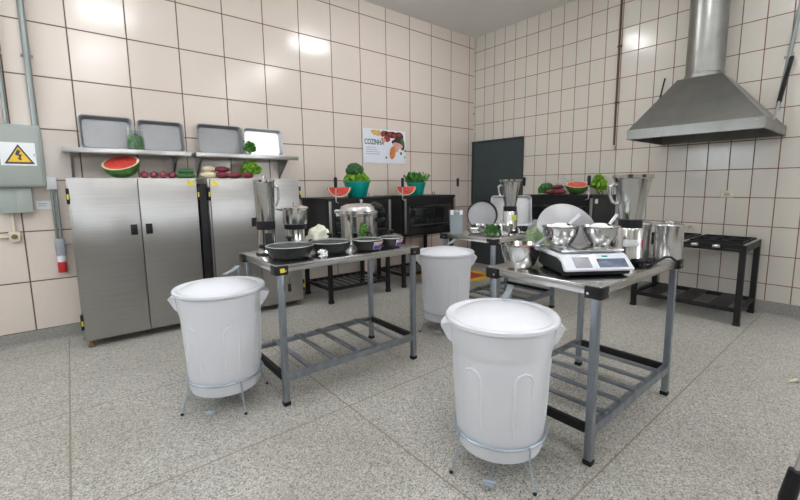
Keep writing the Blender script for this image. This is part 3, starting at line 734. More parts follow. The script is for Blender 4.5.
# ---------------------------------------------------------------- pedal bins
def pedal_bin():
    t = thing('pedal_bin', '', 'bin')
    prof = [(0, 0.11), (0.18, 0.11), (0.204, 0.118), (0.212, 0.14), (0.237, 0.60), (0.240, 0.618), (0.245, 0.632), (0.252, 0.735), (0.262, 0.742), (0.264, 0.752), (0.256, 0.754), (0.244, 0.735), (0.230, 0.6), (0.206, 0.15), (0, 0.135)]
    b = MB().lathe(prof, seg=56)
    def R(z): return 0.212+(z-0.14)/(0.465)*0.024
    for k in range(6):
        a0 = 2*PI*(k+0.1)/6
        pts = []
        for q_ in range(25):
            u = q_/24
            if u < 0.4: z, da = 0.26+0.26*u/0.4, -0.19
            elif u > 0.6: z, da = 0.26+0.26*(1-u)/0.4, 0.19
            else:
                q = (u-0.4)/0.2*PI; z, da = 0.52+0.042*math.sin(q), -0.19*math.cos(q)
            rr = R(z)-0.0017
            pts.append((rr*math.cos(a0+da), rr*math.sin(a0+da), z))
        b.tube(pts, 0.0065, 6)
    build('bin_body', b, M['white'], t)
    lid = MB().lathe([(0.266, 0.746), (0.272, 0.750), (0.272, 0.765), (0.265, 0.772), (0.25, 0.770), (0.235, 0.762), (0.22, 0.765), (0.20, 0.780), (0.13, 0.800), (0.05, 0.810), (0, 0.811)], seg=56).lathe([(0, 0.795), (0.19, 0.765), (0.235, 0.755), (0.266, 0.746)], seg=56)
    ld = build('lid', lid, M['lidw'], t)
    for s in (0.26, 0.26+PI):
        c, sn = math.cos(s), math.sin(s)
        m = Matrix.Rotation(s, 4, 'Z')
        hb = MB()
        prof2 = [(0.255, -0.06, 0.735), (0.255, 0.06, 0.735), (0.255, 0.05, 0.665), (0.255, -0.05, 0.665)]
        hb.loft([[(0.246, -0.075, 0.738), (0.246, 0.075, 0.738), (0.238, 0.055, 0.635), (0.238, -0.055, 0.635)],
                 [(0.276, -0.058, 0.730), (0.276, 0.058, 0.730), (0.258, 0.045, 0.645), (0.258, -0.045, 0.645)],
                 [(0.296, -0.036, 0.712), (0.296, 0.036, 0.712), (0.282, 0.03, 0.682), (0.282, -0.03, 0.682)]])
        hb.xf(m)
        build('side_handle', hb, M['white'], t)
    rg = MB().tube([(0.2265*math.cos(a), 0.2265*math.sin(a), 0.20) for a in [2*PI*k/40 for k in range(40)]], 0.0075, 8, True)
    build('stand_ring', rg, M['wire'], t)
    for k in range(4):
        a = PI/4+PI/2*k
        c, s = math.cos(a), math.sin(a)
        L = MB().tube([(0.234*c, 0.234*s, 0.21), (0.236*c, 0.236*s, 0.14), (0.250*c, 0.250*s, 0.090), (0.275*c, 0.275*s, 0.008)], 0.0052, 6)
        L.tube([(0.249*c, 0.249*s, 0.092), (0.20*c, 0.20*s, 0.102), (0.03*c, 0.03*s, 0.102)], 0.0052, 6)
        lg = build('leg', L, M['wire'], t)
        build('foot_cap', MB().ball((0.276*c, 0.276*s, 0.009), (0.010, 0.010, 0.009), 2), M['black'], lg)
    pd = build('pedal_rod', MB().tube([(0, -0.25, 0.045), (0, -0.10, 0.055), (0, 0.255, 0.055)], 0.006, 6), M['wire'], t)
    build('pedal', MB().box((0, -0.250, 0.045), (0.042, 0.042, 0.010), bev=0.004).rod((-0.03, -0.24, 0.045), (0.03, -0.24, 0.045), 0.009), M['wire'], pd)
    build('lift_rod', MB().tube([(0, 0.255, 0.055), (0.0, 0.275, 0.15), (0.0, 0.298, 0.70), (0.0, 0.298, 0.80), (0.0, 0.292, 0.835)], 0.005, 6), M['wire'], t)
    hs = MB().loft([[(-0.016, y, z), (0.016, y, z), (0.016, y, z+0.009), (-0.016, y, z+0.009)] for y, z in ((0.30, 0.832), (0.22, 0.822), (0.15, 0.818), (0.08, 0.820))]).rod((-0.018, 0.295, 0.832), (0.018, 0.295, 0.832), 0.007)
    build('hinge_strap', hs, M['wire'], ld)
    return t
B1 = pedal_bin()
B1.location = (-4.915, -2.175, 0); B1.rotation_euler = (0, 0, math.radians(-39))
B1['label'] = 'white pedal bin on wire legs standing in front of the fridges'
B1['group'] = 'white pedal bins'
dup(B1, 'large white pedal bin standing beside the table with the scale', (-4.033, -3.708, 0), math.radians(-62))
dup(B1, 'white pedal bin half hidden between the pan table and the rear table', (-2.87, -2.17, 0), math.radians(-62))

# tripod stand reaching into the picture
t = thing('tripod_stand', 'black-footed tripod stand at the picture corner beside the table with the scale', 'stand', (-3.255, -4.866, 0))
ap = Vector((0, 0, 1.25))
for k in range(3):
    a = math.radians(128+120*k)
    ft = Vector((0.2*math.cos(a), 0.2*math.sin(a), 0.03))
    lg = build('leg', MB().tube([ft+(ap-ft)*0.12, ap], 0.011, 10), M['alum'], t)
    build('rubber_boot', MB().tube([ft, ft+(ap-ft)*0.02, ft+(ap-ft)*0.13], [0.026, 0.03, 0.026], 14), M['black'], lg)
build('crown', MB().lathe([(0, 1.20), (0.035, 1.20), (0.04, 1.28), (0, 1.30)], seg=16), M['black'], t)
build('centre_pole', MB().rod((0, 0, 0.7), (0, 0, 1.45), 0.013), M['alum'], t)
# squeegee handle poking into the picture
t = thing('floor_squeegee', 'handle tip of a squeegee lying on the floor at the picture edge', 'squeegee', (-1.84, -4.545, 0.0), 0)
build('handle', MB().rod((0.03, -0.02, 0.022), (0.75, -0.50, 0.022), 0.02), M['wire'], t)
build('tip', MB().rod((0.03, -0.02, 0.022), (-0.02, 0.014, 0.012), 0.014, 0.003), M['cream'], t)
build('blade', MB().box((0.76, -0.507, 0.03), (0.05, 0.4, 0.06), rz=-0.58, bev=0.005), M['black'], t)

# ---------------------------------------------------------------- kitchenware builders
def steel_bowl(name, label, loc, r, h, m='polish', group=None, cat='bowl'):
    t = thing(name, label, cat, loc, 0, group)
    pr = [(0, 0), (r*0.55, 0), (r*0.72, h*0.18), (r*0.90, h*0.55), (r*0.97, h*0.93), (r*1.04, h*0.965), (r*1.04, h), (r*0.955, h*0.985), (r*0.87, h*0.55), (r*0.68, h*0.2), (r*0.5, 0.006), (0, 0.006)]
    build('bowl', MB().lathe(pr, seg=40), M[m], t)
    return t
def big_blender(label, loc, rz):
    t = thing('blender', label, 'blender', loc, rz)
    build('motor_base', MB().lathe([(0, 0.012), (0.082, 0.012), (0.082, 0.03), (0.074, 0.042), (0.072, 0.203), (0.064, 0.213), (0, 0.213)], seg=36), M['polish'], t)
    build('foot_ring', MB().lathe([(0, 0), (0.086, 0), (0.086, 0.018), (0.078, 0.024), (0, 0.024)], seg=36), M['black'], t)
    build('collar', MB().lathe([(0, 0.208), (0.060, 0.208), (0.066, 0.213), (0.066, 0.258), (0.056, 0.264), (0, 0.264)], seg=36), M['black'], t)
    build('jar', MB().lathe([(0, 0.262), (0.057, 0.262), (0.060, 0.278), (0.102, 0.50), (0.109, 0.506), (0.110, 0.524), (0.106, 0.524), (0.104, 0.51), (0.098, 0.50), (0.056, 0.284), (0, 0.282)], seg=40), M['polish'], t)
    build('jar_handle', MB().tube([(0.090, 0, 0.458), (0.106, 0, 0.468), (0.126, 0, 0.455), (0.124, 0, 0.41), (0.108, 0, 0.365), (0.086, 0, 0.355), (0.074, 0, 0.358)], [0.010, 0.011, 0.012, 0.011, 0.010, 0.010, 0.010], 10), M['alum'], t)
    return t
def fry_pan(name, label, loc, rz, r, h, handle=True, lid=True, knob='black', cat='pan'):
    t = thing(name, label, cat, loc, rz)
    build('pan_body', MB().lathe([(0, 0), (r*0.66, 0), (r*0.74, 0.006), (r*0.92, h*0.6), (r*0.985, h*0.92), (r, h), (r*0.975, h), (r*0.90, h*0.6), (r*0.7, 0.012), (0, 0.01)], seg=44), M['nonstick'], t)
    if handle:
        build('handle', MB().tube([(r*0.93, 0, h*0.75), (r*1.05, 0, h*0.9), (r*1.25, 0, h*0.95)], [0.012, 0.013, 0.014], 8), M['black'], t)
    if lid:
        lo = build('glass_lid', MB().lathe([(r*0.95, h*0.97), (r*0.7, h+0.016), (r*0.35, h+0.026), (0, h+0.03), ], seg=44).lathe([(0, h+0.026), (r*0.35, h+0.022), (r*0.95, h*0.97)], seg=44), M['glass'], t)
        build('lid_rim', MB().tube([(r*0.965*math.cos(a), r*0.965*math.sin(a), h*1.0) for a in [2*PI*k/40 for k in range(40)]], 0.0042, 6, True), M['alumd'], lo)
        build('lid_knob', MB().lathe([(0, h+0.026), (0.02, h+0.028), (0.010, h+0.04), (0.024, h+0.050), (0.022, h+0.06), (0, h+0.063)], seg=18), M[knob], lo)
    return t
def herb_bunch(name, label, cat, loc, rx, rz_, n, size, m, seed, sit=True):
    t = thing(name, label, cat, loc)
    rnd = random.Random(seed)
    mb = MB()
    for i in range(n):
        a = rnd.uniform(0, 2*PI); el = rnd.uniform(-0.1, 1.0)
        dr = Vector((math.cos(a)*math.cos(el*PI/2), math.sin(a)*math.cos(el*PI/2), math.sin(el*PI/2)))
        base = Vector((dr.x*rx*0.45, dr.y*rx*0.45, rz_*0.35+dr.z*rz_*0.35))
        mb.leaf(base, dr*0.7+Vector((0, 0, 0.45)), (rnd.uniform(-1, 1), rnd.uniform(-1, 1), 0.2), size*rnd.uniform(0.7, 1.1), size*rnd.uniform(0.6, 0.95), rnd.uniform(0.2, 0.8), 0.5, seed+i)
    zmin = min(v.co.z for v in mb.bm.verts)
    if zmin < 0:
        for v in mb.bm.verts: v.co.z = max(v.co.z, 0.001)
    build('leaves', mb, M[m], t)
    sm = MB()
    for i in range(7):
        a = 2*PI*i/7
        sm.rod((math.cos(a)*rx*0.12, math.sin(a)*rx*0.12, 0.002), (math.cos(a)*rx*0.4, math.sin(a)*rx*0.4, rz_*0.6), 0.004, seg=6)
    build('stems', sm, M['stem'], t)
    return t
def half_melon(label, loc, rz, tilt, r, roll=0.0):
    t = thing('half_watermelon', label, 'watermelon', loc, rz)
    n = 10
    low = 0.0
    for i in range(n+1):
        for k in range(24):
            p = Matrix.Rotation(tilt, 3, 'X') @ Vector((r*math.cos(PI/2*i/n)*math.cos(PI*k/12), r*math.cos(PI/2*i/n)*math.sin(PI*k/12), -r*0.92*math.sin(PI/2*i/n)))
            low = min(low, p.z)
    m = Matrix.Translation((0, 0, 0.001-low)) @ Matrix.Rotation(roll, 4, 'Y') @ Matrix.Rotation(tilt, 4, 'X')
    def bowl(k): return [(r*k*math.cos(PI/2*i/n), -r*k*0.92*math.sin(PI/2*i/n)) for i in range(n+1)]
    build('rind', MB().lathe([(r*0.94, 0)]+bowl(1.0), seg=36).xf(m), M['rind'], t)
    build('pith', MB().lathe([(0, 0.001), (r*0.86, 0.001), (r*0.975, 0.001), (r*0.975, -0.002), (0, -0.002)], seg=36).xf(m), M['pith'], t)
    build('flesh', MB().lathe([(0, 0.006), (r*0.5, 0.005), (r*0.84, 0.003), (r*0.86, 0.0), (0, 0.0)], seg=36).xf(m), M['flesh'], t)
    rnd = random.Random(int(r*1000)); sd = MB()
    for i in range(22):
        a = rnd.uniform(0, 2*PI); q = r*rnd.uniform(0.35, 0.65)
        sd.ball((q*math.cos(a), q*math.sin(a), 0.006), (0.006, 0.004, 0.002), 1, rz=a)
    build('seeds', sd.xf(m), M['seed'], t)
    return t
def melon_slice(label, loc, rz, r, th):
    """half-disc slice standing on its rind, face towards local -y, flat edge up"""
    t = thing('watermelon_slice', label, 'watermelon', loc, rz)
    n = 18
    def half(k, zz=0.0): return [(r*k*math.cos(PI+PI*i/n), r*k*math.sin(PI+PI*i/n)*0.86) for i in range(n+1)]
    z0 = r*0.86
    def slab(k0, k1, y0, y1):
        mb = MB()
        a = half(k1); b = half(k0)[::-1]
        poly = [(x, y0, z+z0) for x, z in a+b]
        # quads along the crescent
        A = mb.ring([(x, y0, z+z0) for x, z in half(k1)]); B = mb.ring([(x, y0, z+z0) for x, z in half(k0)])
        C = mb.ring([(x, y1, z+z0) for x, z in half(k1)]); Dd = mb.ring([(x, y1, z+z0) for x, z in half(k0)])
        for i in range(n):
            mb.bm.faces.new((A[i], A[i+1], B[i+1], B[i])); mb.bm.faces.new((C[i], Dd[i], Dd[i+1], C[i+1]))
            mb.bm.faces.new((A[i], C[i], C[i+1], A[i+1])); mb.bm.faces.new((B[i], B[i+1], Dd[i+1], Dd[i]))
        mb.bm.faces.new((A[0], B[0], Dd[0], C[0])); mb.bm.faces.new((A[n], C[n], Dd[n], B[n]))
        return mb
    build('rind', slab(0.945, 1.0, -th/2, th/2), M['rind'], t)
    build('pith', slab(0.86, 0.945, -th/2, th/2), M['pith'], t)
    build('flesh', MB().prism([(x, -th/2, z+z0) for x, z in half(0.86)], (0, th, 0)), M['flesh'], t)
    rnd = random.Random(int(loc[0]*100)); sd = MB()
    for i in range(10):
        sd.ball((rnd.uniform(-0.5, 0.5)*r, -th/2-0.001, z0-rnd.uniform(0.15, 0.5)*r), (0.005, 0.002, 0.007), 1)
    build('seeds', sd, M['seed'], t)
    return t
FACE = -0.6947            # turn that faces things towards the doorway where one stands to look in

# ---------------------------------------------------------------- on the fridges and shelves
ZF = 1.4855
half_melon('half watermelon with red flesh up on the fridge beside the red onions', (-5.21, -0.27, ZF), -0.35, math.radians(30), 0.152, -0.08)
for i, (x, lab) in enumerate(((-5.035, 'red onion right beside the half watermelon'), (-4.955, 'second red onion along from the half watermelon'), (-4.878, 'third red onion along from the half watermelon'), (-4.80, 'red onion touching the green cucumbers'))):
    t = thing('red_onion', lab, 'onion', (x, -0.30+0.02*(i % 2), ZF), i*0.8, 'red onions on the fridge')
    build('bulb', MB().lathe([(0, 0), (0.016, 0.001), (0.034, 0.016), (0.037, 0.034), (0.028, 0.054), (0.009, 0.063), (0.004, 0.074), (0, 0.074)], seg=20), M['onion'], t)
    build('root_tuft', MB().ball((0, 0, 0.004), (0.008, 0.008, 0.004), 1), M['stem'], t)
def cuke(label, x, y, z, rz, L=0.19, r=0.026):
    t = thing('cucumber', label, 'cucumber', (x, y, z), rz, 'cucumbers on the fridge')
    m = Matrix.Rotation(PI/2, 4, 'Y')
    build('skin', MB().lathe([(0, -L/2), (r*0.5, -L*0.48), (r*0.85, -L*0.40), (r, -L*0.2), (r, L*0.2), (r*0.85, L*0.4), (r*0.5, L*0.48), (0, L/2)], (0, 0, r), 16, m), M['cuke'], t)
    build('stalk', MB().rod((L/2-0.004, 0, r), (L/2+0.012, 0, r+0.004), 0.004), M['stem'], t)
cuke('dark green cucumber at the fridge front edge beside an onion', -4.685, -0.34, ZF, 0.05, 0.16)
cuke('dark green cucumber lying behind another on the fridge', -4.685, -0.285, ZF, -0.05, 0.16)
cuke('dark green cucumber on top of the two others', -4.685, -0.312, ZF+0.046, 0.0, 0.15)
for i, (x, y, z, lab) in enumerate(((-4.475, -0.31, 0, 'cream peeled root at the fridge end beside the red roots'), (-4.44, -0.228, 0, 'cream peeled root lying behind another cream root'), (-4.455, -0.27, 0.060, 'cream peeled root on top of the pale pile'))):
    t = thing('peeled_root', lab, 'vegetable', (x, y, ZF+z), 0.3*i-0.2, 'cream peeled roots')
    build('flesh', MB().ball((0, 0, 0.036), (0.082, 0.034, 0.034), 3, nz=0.12, nf=3, seed=i), M['cream'], t)
    build('cut_end', MB().rod((0.066, 0, 0.030), (0.078, 0, 0.030), 0.014, 0.012), M['cream'], t)
for i, (x, y, z, lab) in enumerate(((-4.345, -0.31, 0, 'dark red root beside the cream peeled roots'), (-4.31, -0.222, 0, 'dark red root behind the first, near the cream roots'), (-4.325, -0.265, 0.062, 'dark red root highest on the pile beside the cream roots'), (-4.205, -0.30, 0, 'dark red root in the middle of the row'), (-4.19, -0.218, 0.0, 'dark red root behind the middle one'), (-4.10, -0.365, 0, 'dark red root lying against the lettuce'))):
    t = thing('red_root', lab, 'vegetable', (x, y, ZF+z), (0.4, -0.3, 0.1, 0.2, -0.2, 0.5)[i], 'dark red roots on the fridge')
    build('skin', MB().ball((0, 0, 0.036), (0.078, 0.036, 0.033), 3, nz=0.1, nf=2.5, seed=i+9), M['beet'], t)
    build('tail', MB().rod((0.066, 0, 0.032), (0.092, 0.004, 0.028), 0.007, 0.002, 8), M['beet'], t)
herb_bunch('lettuce', 'bright green lettuce standing on the fridge under the shelf', 'lettuce', (-4.005, -0.205, ZF), 0.12, 0.18, 110, 0.085, 'lett', 3)
herb_bunch('herb_bunch', 'small dark green herb bunch on the shelf before the shiny tray', 'herbs', (-4.0, -0.2, 1.750), 0.065, 0.14, 60, 0.06, 'herb', 8)
t = thing('herb_jar', 'clear glass jar of green herbs standing on the wall shelf', 'jar', (-5.07, -0.215, 1.750))
build('glass_body', MB().lathe([(0, 0), (0.068, 0), (0.072, 0.006), (0.072, 0.165), (0.066, 0.175), (0.066, 0.178), (0.063, 0.178), (0.063, 0.172), (0.069, 0.163), (0.069, 0.008), (0, 0.006)], seg=28), M['glass'], t)
hl = MB(); rnd = random.Random(2)
for i in range(150):
    a = rnd.uniform(0, 2*PI); q = rnd.uniform(0.01, 0.062)
    hl.leaf((q*math.cos(a), q*math.sin(a), rnd.uniform(0.006, 0.105)), (rnd.uniform(-.2, .2), rnd.uniform(-.2, .2), 1), (math.sin(a), -math.cos(a), 0), 0.05, 0.035, 0.2, 0.3, i, 3, 2)
for v in hl.bm.verts:
    q = math.hypot(v.co.x, v.co.y)
    if q > 0.064: v.co.x *= 0.064/q; v.co.y *= 0.064/q
    v.co.z = min(max(v.co.z, 0.008), 0.14)
build('herbs', hl, M['herb'], t)
build('lid', MB().lathe([(0, 0.179), (0.068, 0.179), (0.066, 0.20), (0.03, 0.222), (0, 0.226)], seg=28), M['film'], t)

# ---------------------------------------------------------------- on the ovens
ZO = 1.2565
def veg_bowl(label, loc, r, h):
    t = thing('teal_bowl', label, 'bowl', loc)
    build('bowl', MB().lathe([(0, 0), (r*0.62, 0), (r*0.68, 0.01), (r*0.96, h*0.92), (r*1.03, h*0.94), (r*1.03, h), (r*0.95, h), (r*0.66, 0.014), (0, 0.012)], seg=36), M['teal'], t)
    return t
veg_bowl('teal plastic bowl of lettuce and broccoli on the black oven', (-2.785, -0.50, ZO), 0.172, 0.195)
t = herb_bunch('lettuce', 'light green lettuce spilling over the teal bowl beside the broccoli', 'lettuce', (-2.785, -0.50, ZO+0.09), 0.20, 0.20, 110, 0.12, 'lett', 21)
for v in t.children[0].data.vertices:
    q = math.hypot(v.co.x, v.co.y)
    if v.co.z < 0.105 and q > 0.125: v.co.x *= 0.125/q; v.co.y *= 0.125/q
t = thing('broccoli', 'dark green broccoli head in the teal bowl', 'broccoli', (-2.82, -0.51, ZO+0.19))
bc = MB(); rnd = random.Random(6)
for i in range(34):
    a = rnd.uniform(0, 2*PI); el = math.asin(rnd.uniform(0.0, 1))
    bc.ball((0.085*math.cos(a)*math.cos(el), 0.085*math.sin(a)*math.cos(el), 0.12+0.085*math.sin(el)), (0.042, 0.042, 0.036), 2, nz=0.2, nf=5, seed=i)
build('crown', bc, M['brocc'], t)
build('stalk', MB().rod((0, 0, 0), (0, 0, 0.13), 0.03, 0.06), M['stem'], t)
veg_bowl('smaller teal plastic bowl of leaves on the corner oven', (-1.79, -0.50, ZO), 0.140, 0.18)
t = thing('leafy_greens', 'pointed green leaves standing up in the smaller teal bowl', 'greens', (-1.79, -0.50, ZO+0.06))
lf = MB(); rnd = random.Random(12)
for i in range(60):
    a = rnd.uniform(0, 2*PI); q = rnd.uniform(0.02, 0.09); k = rnd.uniform(0.1, 1.3)
    lf.leaf((q*math.cos(a), q*math.sin(a), 0.06), (k*math.cos(a), k*math.sin(a), 1), (math.sin(a), -math.cos(a), 0), rnd.uniform(0.12, 0.24), rnd.uniform(0.06, 0.11), rnd.uniform(0.2, 0.9), 0.4, i)
for v in lf.bm.verts:
    q = math.hypot(v.co.x, v.co.y)
    if v.co.z < 0.135 and q > 0.095: v.co.x *= 0.095/q; v.co.y *= 0.095/q
build('leaves', lf, M['herb'], t)
build('stems', MB().rod((0.02, 0, 0), (0.03, 0, 0.12), 0.012).rod((-0.03, 0.02, 0), (-0.04, 0.02, 0.12), 0.012).rod((0, -0.04, 0), (0, -0.05, 0.12), 0.012), M['stem'], t)
melon_slice('watermelon slice leaning beside the larger teal bowl', (-3.07, -0.55, ZO), -0.65, 0.145, 0.06)
melon_slice('watermelon slice beside the smaller teal bowl in the corner', (-2.02, -0.55, ZO), -0.75, 0.145, 0.06)
half_melon('half watermelon showing red flesh on the oven by the cream tiles', (-0.45, -2.19, ZO), -1.0, math.radians(18), 0.145)
for i, (y, x, z, lab) in enumerate(((-1.87, -0.46, 0, 'dark red root beside the cabbage on the oven'), (-1.955, -0.42, 0, 'dark red root in the middle of the oven pile'), (-2.00, -0.55, 0, 'dark red root touching the half watermelon on the oven'), (-1.915, -0.44, 0.064, 'dark red root on top of the oven pile'), (-1.885, -0.56, 0, 'dark red root at the front of the oven pile'))):
    t = thing('red_root', lab, 'vegetable', (x, y, ZO+z), 1.2+0.3*i, 'dark red roots on the oven')
    build('skin', MB().ball((0, 0, 0.038), (0.072, 0.037, 0.034), 3, nz=0.1, nf=2.5, seed=i+30), M['beet'], t)
    build('tail', MB().rod((0.064, 0, 0.033), (0.09, 0.004, 0.028), 0.007, 0.002, 8), M['beet'], t)
t = thing('cabbage', 'pale green cabbage at the end of the oven by the door', 'cabbage', (-0.40, -1.715, ZO))
build('head', MB().ball((0, 0, 0.085), (0.085, 0.085, 0.076), 3, nz=0.12, nf=3), M['cuke'], t)
cl = MB()
for i in range(8):
    a = 2*PI*i/8
    cl.leaf((0.06*math.cos(a), 0.06*math.sin(a), 0.02), (math.cos(a)*0.5, math.sin(a)*0.5, 1), (math.sin(a), -math.cos(a), 0), 0.15, 0.11, 0.9, 0.3, i)
for v in cl.bm.verts: v.co.z = max(v.co.z, 0.001)
build('outer_leaves', cl, M['herb'], t)
t = thing('produce_bag', 'clear plastic produce bag behind the red roots on the oven', 'bag', (-0.20, -1.85, ZO))
fb = MB().ball((0, 0, 0.115), (0.07, 0.11, 0.115), 3, nz=0.35, nf=3, seed=4)
for v in fb.bm.verts: v.co.z = max(v.co.z, 0.001)
build('film', fb, M['film'], t)
build('knot', MB().lathe([(0.02, 0.22), (0.006, 0.232), (0.026, 0.26), (0, 0.262)], seg=12), M['film'], t)
for x, y, z, lab in ((-0.30, -2.05, 0, 'yellow-green pepper behind the half watermelon'), (-0.21, -2.00, 0, 'yellow-green pepper by the wall behind the roots'), (-0.25, -2.02, 0.085, 'yellow-green pepper resting on two others')):
    t = thing('green_pepper', lab, 'pepper', (x, y, ZO+z), x*9, 'peppers on the oven')
    pp = MB()
    for k in range(4):
        a = PI/2*k
        pp.ball((0.017*math.cos(a), 0.017*math.sin(a), 0.05), (0.03, 0.03, 0.05), 2)
    build('flesh', pp, M['pepper'], t)
    build('stalk', MB().tube([(0, 0, 0.09), (0.003, 0, 0.11), (0.012, 0, 0.12)], 0.006, 6), M['stem'], t)
herb_bunch('lettuce', 'light green leaf bunch behind the half watermelon at the oven end', 'lettuce', (-0.20, -2.345, ZO), 0.07, 0.24, 55, 0.11, 'lett', 33)

# ---------------------------------------------------------------- table with pans
Z = 0.9205
t = thing('tall_blender', 'tall slim steel blender with closed lid behind the frying pan', 'blender', (-4.555, -2.06, Z), FACE+0.25)
build('motor_base', MB().lathe([(0, 0.006), (0.072, 0.006), (0.072, 0.02), (0.062, 0.03), (0.060, 0.175), (0, 0.178)], seg=32), M['polish'], t)
build('foot_ring', MB().lathe([(0, 0), (0.078, 0), (0.078, 0.012), (0, 0.012)], seg=32), M['black'], t)
build('vent_plate', MB().box((0.02, -0.062, 0.11), (0.05, 0.008, 0.09), bev=0.003), M['ovenside'], t)
build('collar', MB().lathe([(0, 0.175), (0.060, 0.175), (0.064, 0.18), (0.064, 0.232), (0.058, 0.238), (0, 0.238)], seg=32), M['black'], t)
build('jar', MB().lathe([(0, 0.236), (0.061, 0.236), (0.069, 0.50), (0.073, 0.505), (0.073, 0.515), (0, 0.515)], seg=36), M['polish'], t)
lo = build('lid', MB().lathe([(0.076, 0.512), (0.076, 0.520), (0.05, 0.530), (0, 0.534)], seg=36), M['polish'], t)
build('lid_knob', MB().lathe([(0, 0.53), (0.010, 0.532), (0.014, 0.548), (0, 0.556)], seg=16), M['alum'], lo)
build('jar_handle', MB().tube([(0.068, 0, 0.47), (0.088, 0, 0.475), (0.098, 0, 0.44), (0.094, 0, 0.39), (0.074, 0, 0.34), (0.060, 0, 0.34)], 0.008, 8), M['alum'], t)
t = thing('small_blender', 'short steel blender with wide lidded bowl beside the taller one', 'blender', (-4.335, -2.06, Z), FACE)
build('motor_base', MB().lathe([(0, 0.006), (0.074, 0.006), (0.074, 0.02), (0.066, 0.03), (0.064, 0.162), (0, 0.165)], seg=32), M['polish'], t)
build('foot_ring', MB().lathe([(0, 0), (0.08, 0), (0.08, 0.012), (0, 0.012)], seg=32), M['black'], t)
build('collar', MB().lathe([(0, 0.16), (0.066, 0.16), (0.080, 0.166), (0.082, 0.196), (0.07, 0.202), (0, 0.202)], seg=32), M['black'], t)
build('bowl', MB().lathe([(0, 0.2), (0.082, 0.2), (0.086, 0.206), (0.087, 0.305), (0.094, 0.311), (0.094, 0.316), (0, 0.316)], seg=36), M['alum'], t)
lo = build('lid', MB().lathe([(0.098, 0.314), (0.098, 0.32), (0.06, 0.332), (0, 0.336)], seg=36), M['polish'], t)
build('lid_knob', MB().lathe([(0, 0.334), (0.014, 0.336), (0.012, 0.346), (0.018, 0.352), (0, 0.36)], seg=16), M['alum'], lo)
build('side_handle', MB().tube([(-0.088, -0.02, 0.30), (-0.13, -0.02, 0.31), (-0.13, 0.02, 0.31), (-0.088, 0.02, 0.30)], 0.006, 8), M['alum'], t)
fry_pan('frying_pan', 'black frying pan with glass lid at the table corner before the blenders', (-4.505, -2.335, Z), 2.5, 0.158, 0.085)
p2 = fry_pan('frying_pan', 'black frying pan with glass lid beside the white cloth', (-4.195, -2.325, Z), 2.0, 0.148, 0.08)
p3 = fry_pan('casserole_pan', 'black casserole with red and white packaging in front of the pressure cooker', (-3.922, -2.395, Z), 0.4, 0.116, 0.078, handle=False)
p4 = fry_pan('casserole_pan', 'small black casserole with blue packaging at the table end', (-3.695, -2.385, Z), 0.4, 0.096, 0.072, handle=False)
def sleeve(par, r, h, a0, a1, z0, z1, m, nm, off=0.002):
    mb = MB(); n = 10
    def rad(z): return r*(0.74+0.245*min(1, z/h/0.92))+off
    A = [mb.ring([(rad(z)*math.cos(a0+(a1-a0)*i/n), rad(z)*math.sin(a0+(a1-a0)*i/n), z) for i in range(n+1)]) for z in (z0, (z0+z1)/2, z1)]
    for k in range(2):
        for i in range(n): mb.bm.faces.new((A[k][i], A[k][i+1], A[k+1][i+1], A[k+1][i]))
    o = build(nm, mb, m, par)
    s = o.modifiers.new('thickness', 'SOLIDIFY'); s.thickness = 0.0015; s.offset = 1
    return o
for p, r, h, m1 in ((p3, 0.116, 0.078, 'pink'), (p4, 0.096, 0.072, 'blue')):
    a = math.radians(-100)-0.4
    lb = sleeve(p, r, h, a, a+1.1, h*0.18, h*0.86, M['pwhite'], 'paper_sleeve')
    sleeve(lb, r, h, a+0.03, a+0.85, h*0.22, h*0.52, M['blue'], 'lower_print', 0.0038)
    sleeve(lb, r, h, a+0.03, a+0.85, h*0.54, h*0.84, M['pink'], 'upper_print', 0.0038)
# pressure cooker
t = thing('pressure_cooker', 'big polished pressure cooker with black handle on the pan table', 'cooker', (-3.785, -2.075, Z), FACE)
build('pot', MB().lathe([(0, 0), (0.142, 0), (0.150, 0.008), (0.152, 0.235), (0.158, 0.240), (0.158, 0.25), (0, 0.25)], seg=48), M['polish'], t)
lo = build('lid', MB().lathe([(0.158, 0.246), (0.168, 0.252), (0.168, 0.276), (0.150, 0.29), (0.145, 0.308), (0.10, 0.325), (0, 0.335)], seg=48), M['alum'], t)
build('clamp_ear', MB().box((-0.165, -0.02, 0.268), (0.06, 0.07, 0.03), bev=0.01), M['alum'], lo)
build('valve', MB().rod((0.02, 0, 0.33), (0.02, 0, 0.365), 0.008).rod((0.02, 0, 0.35), (0.02, 0, 0.362), 0.014), M['alum'], lo)
build('lid_handle', MB().lathe([(0, 0), (0.025, 0), (0.05, 0.012), (0.058, 0.03), (0.045, 0.055), (0.02, 0.062), (0, 0.062)], (0.135, 0.0, 0.275), 20, Matrix.Rotation(0.5, 4, 'Y')).box((0.165, -0.01, 0.262), (0.10, 0.035, 0.04), bev=0.012), M['black'], lo)
build('side_handle', MB().tube([(0.148, -0.04, 0.19), (0.20, -0.035, 0.20), (0.20, 0.035, 0.20), (0.148, 0.04, 0.19)], 0.012, 8), M['black'], t)
herb_bunch('herb_bunch', 'green herb bunch standing before the pressure cooker', 'herbs', (-3.862, -2.258, Z+0.0), 0.032, 0.20, 44, 0.046, 'parsley', 15)
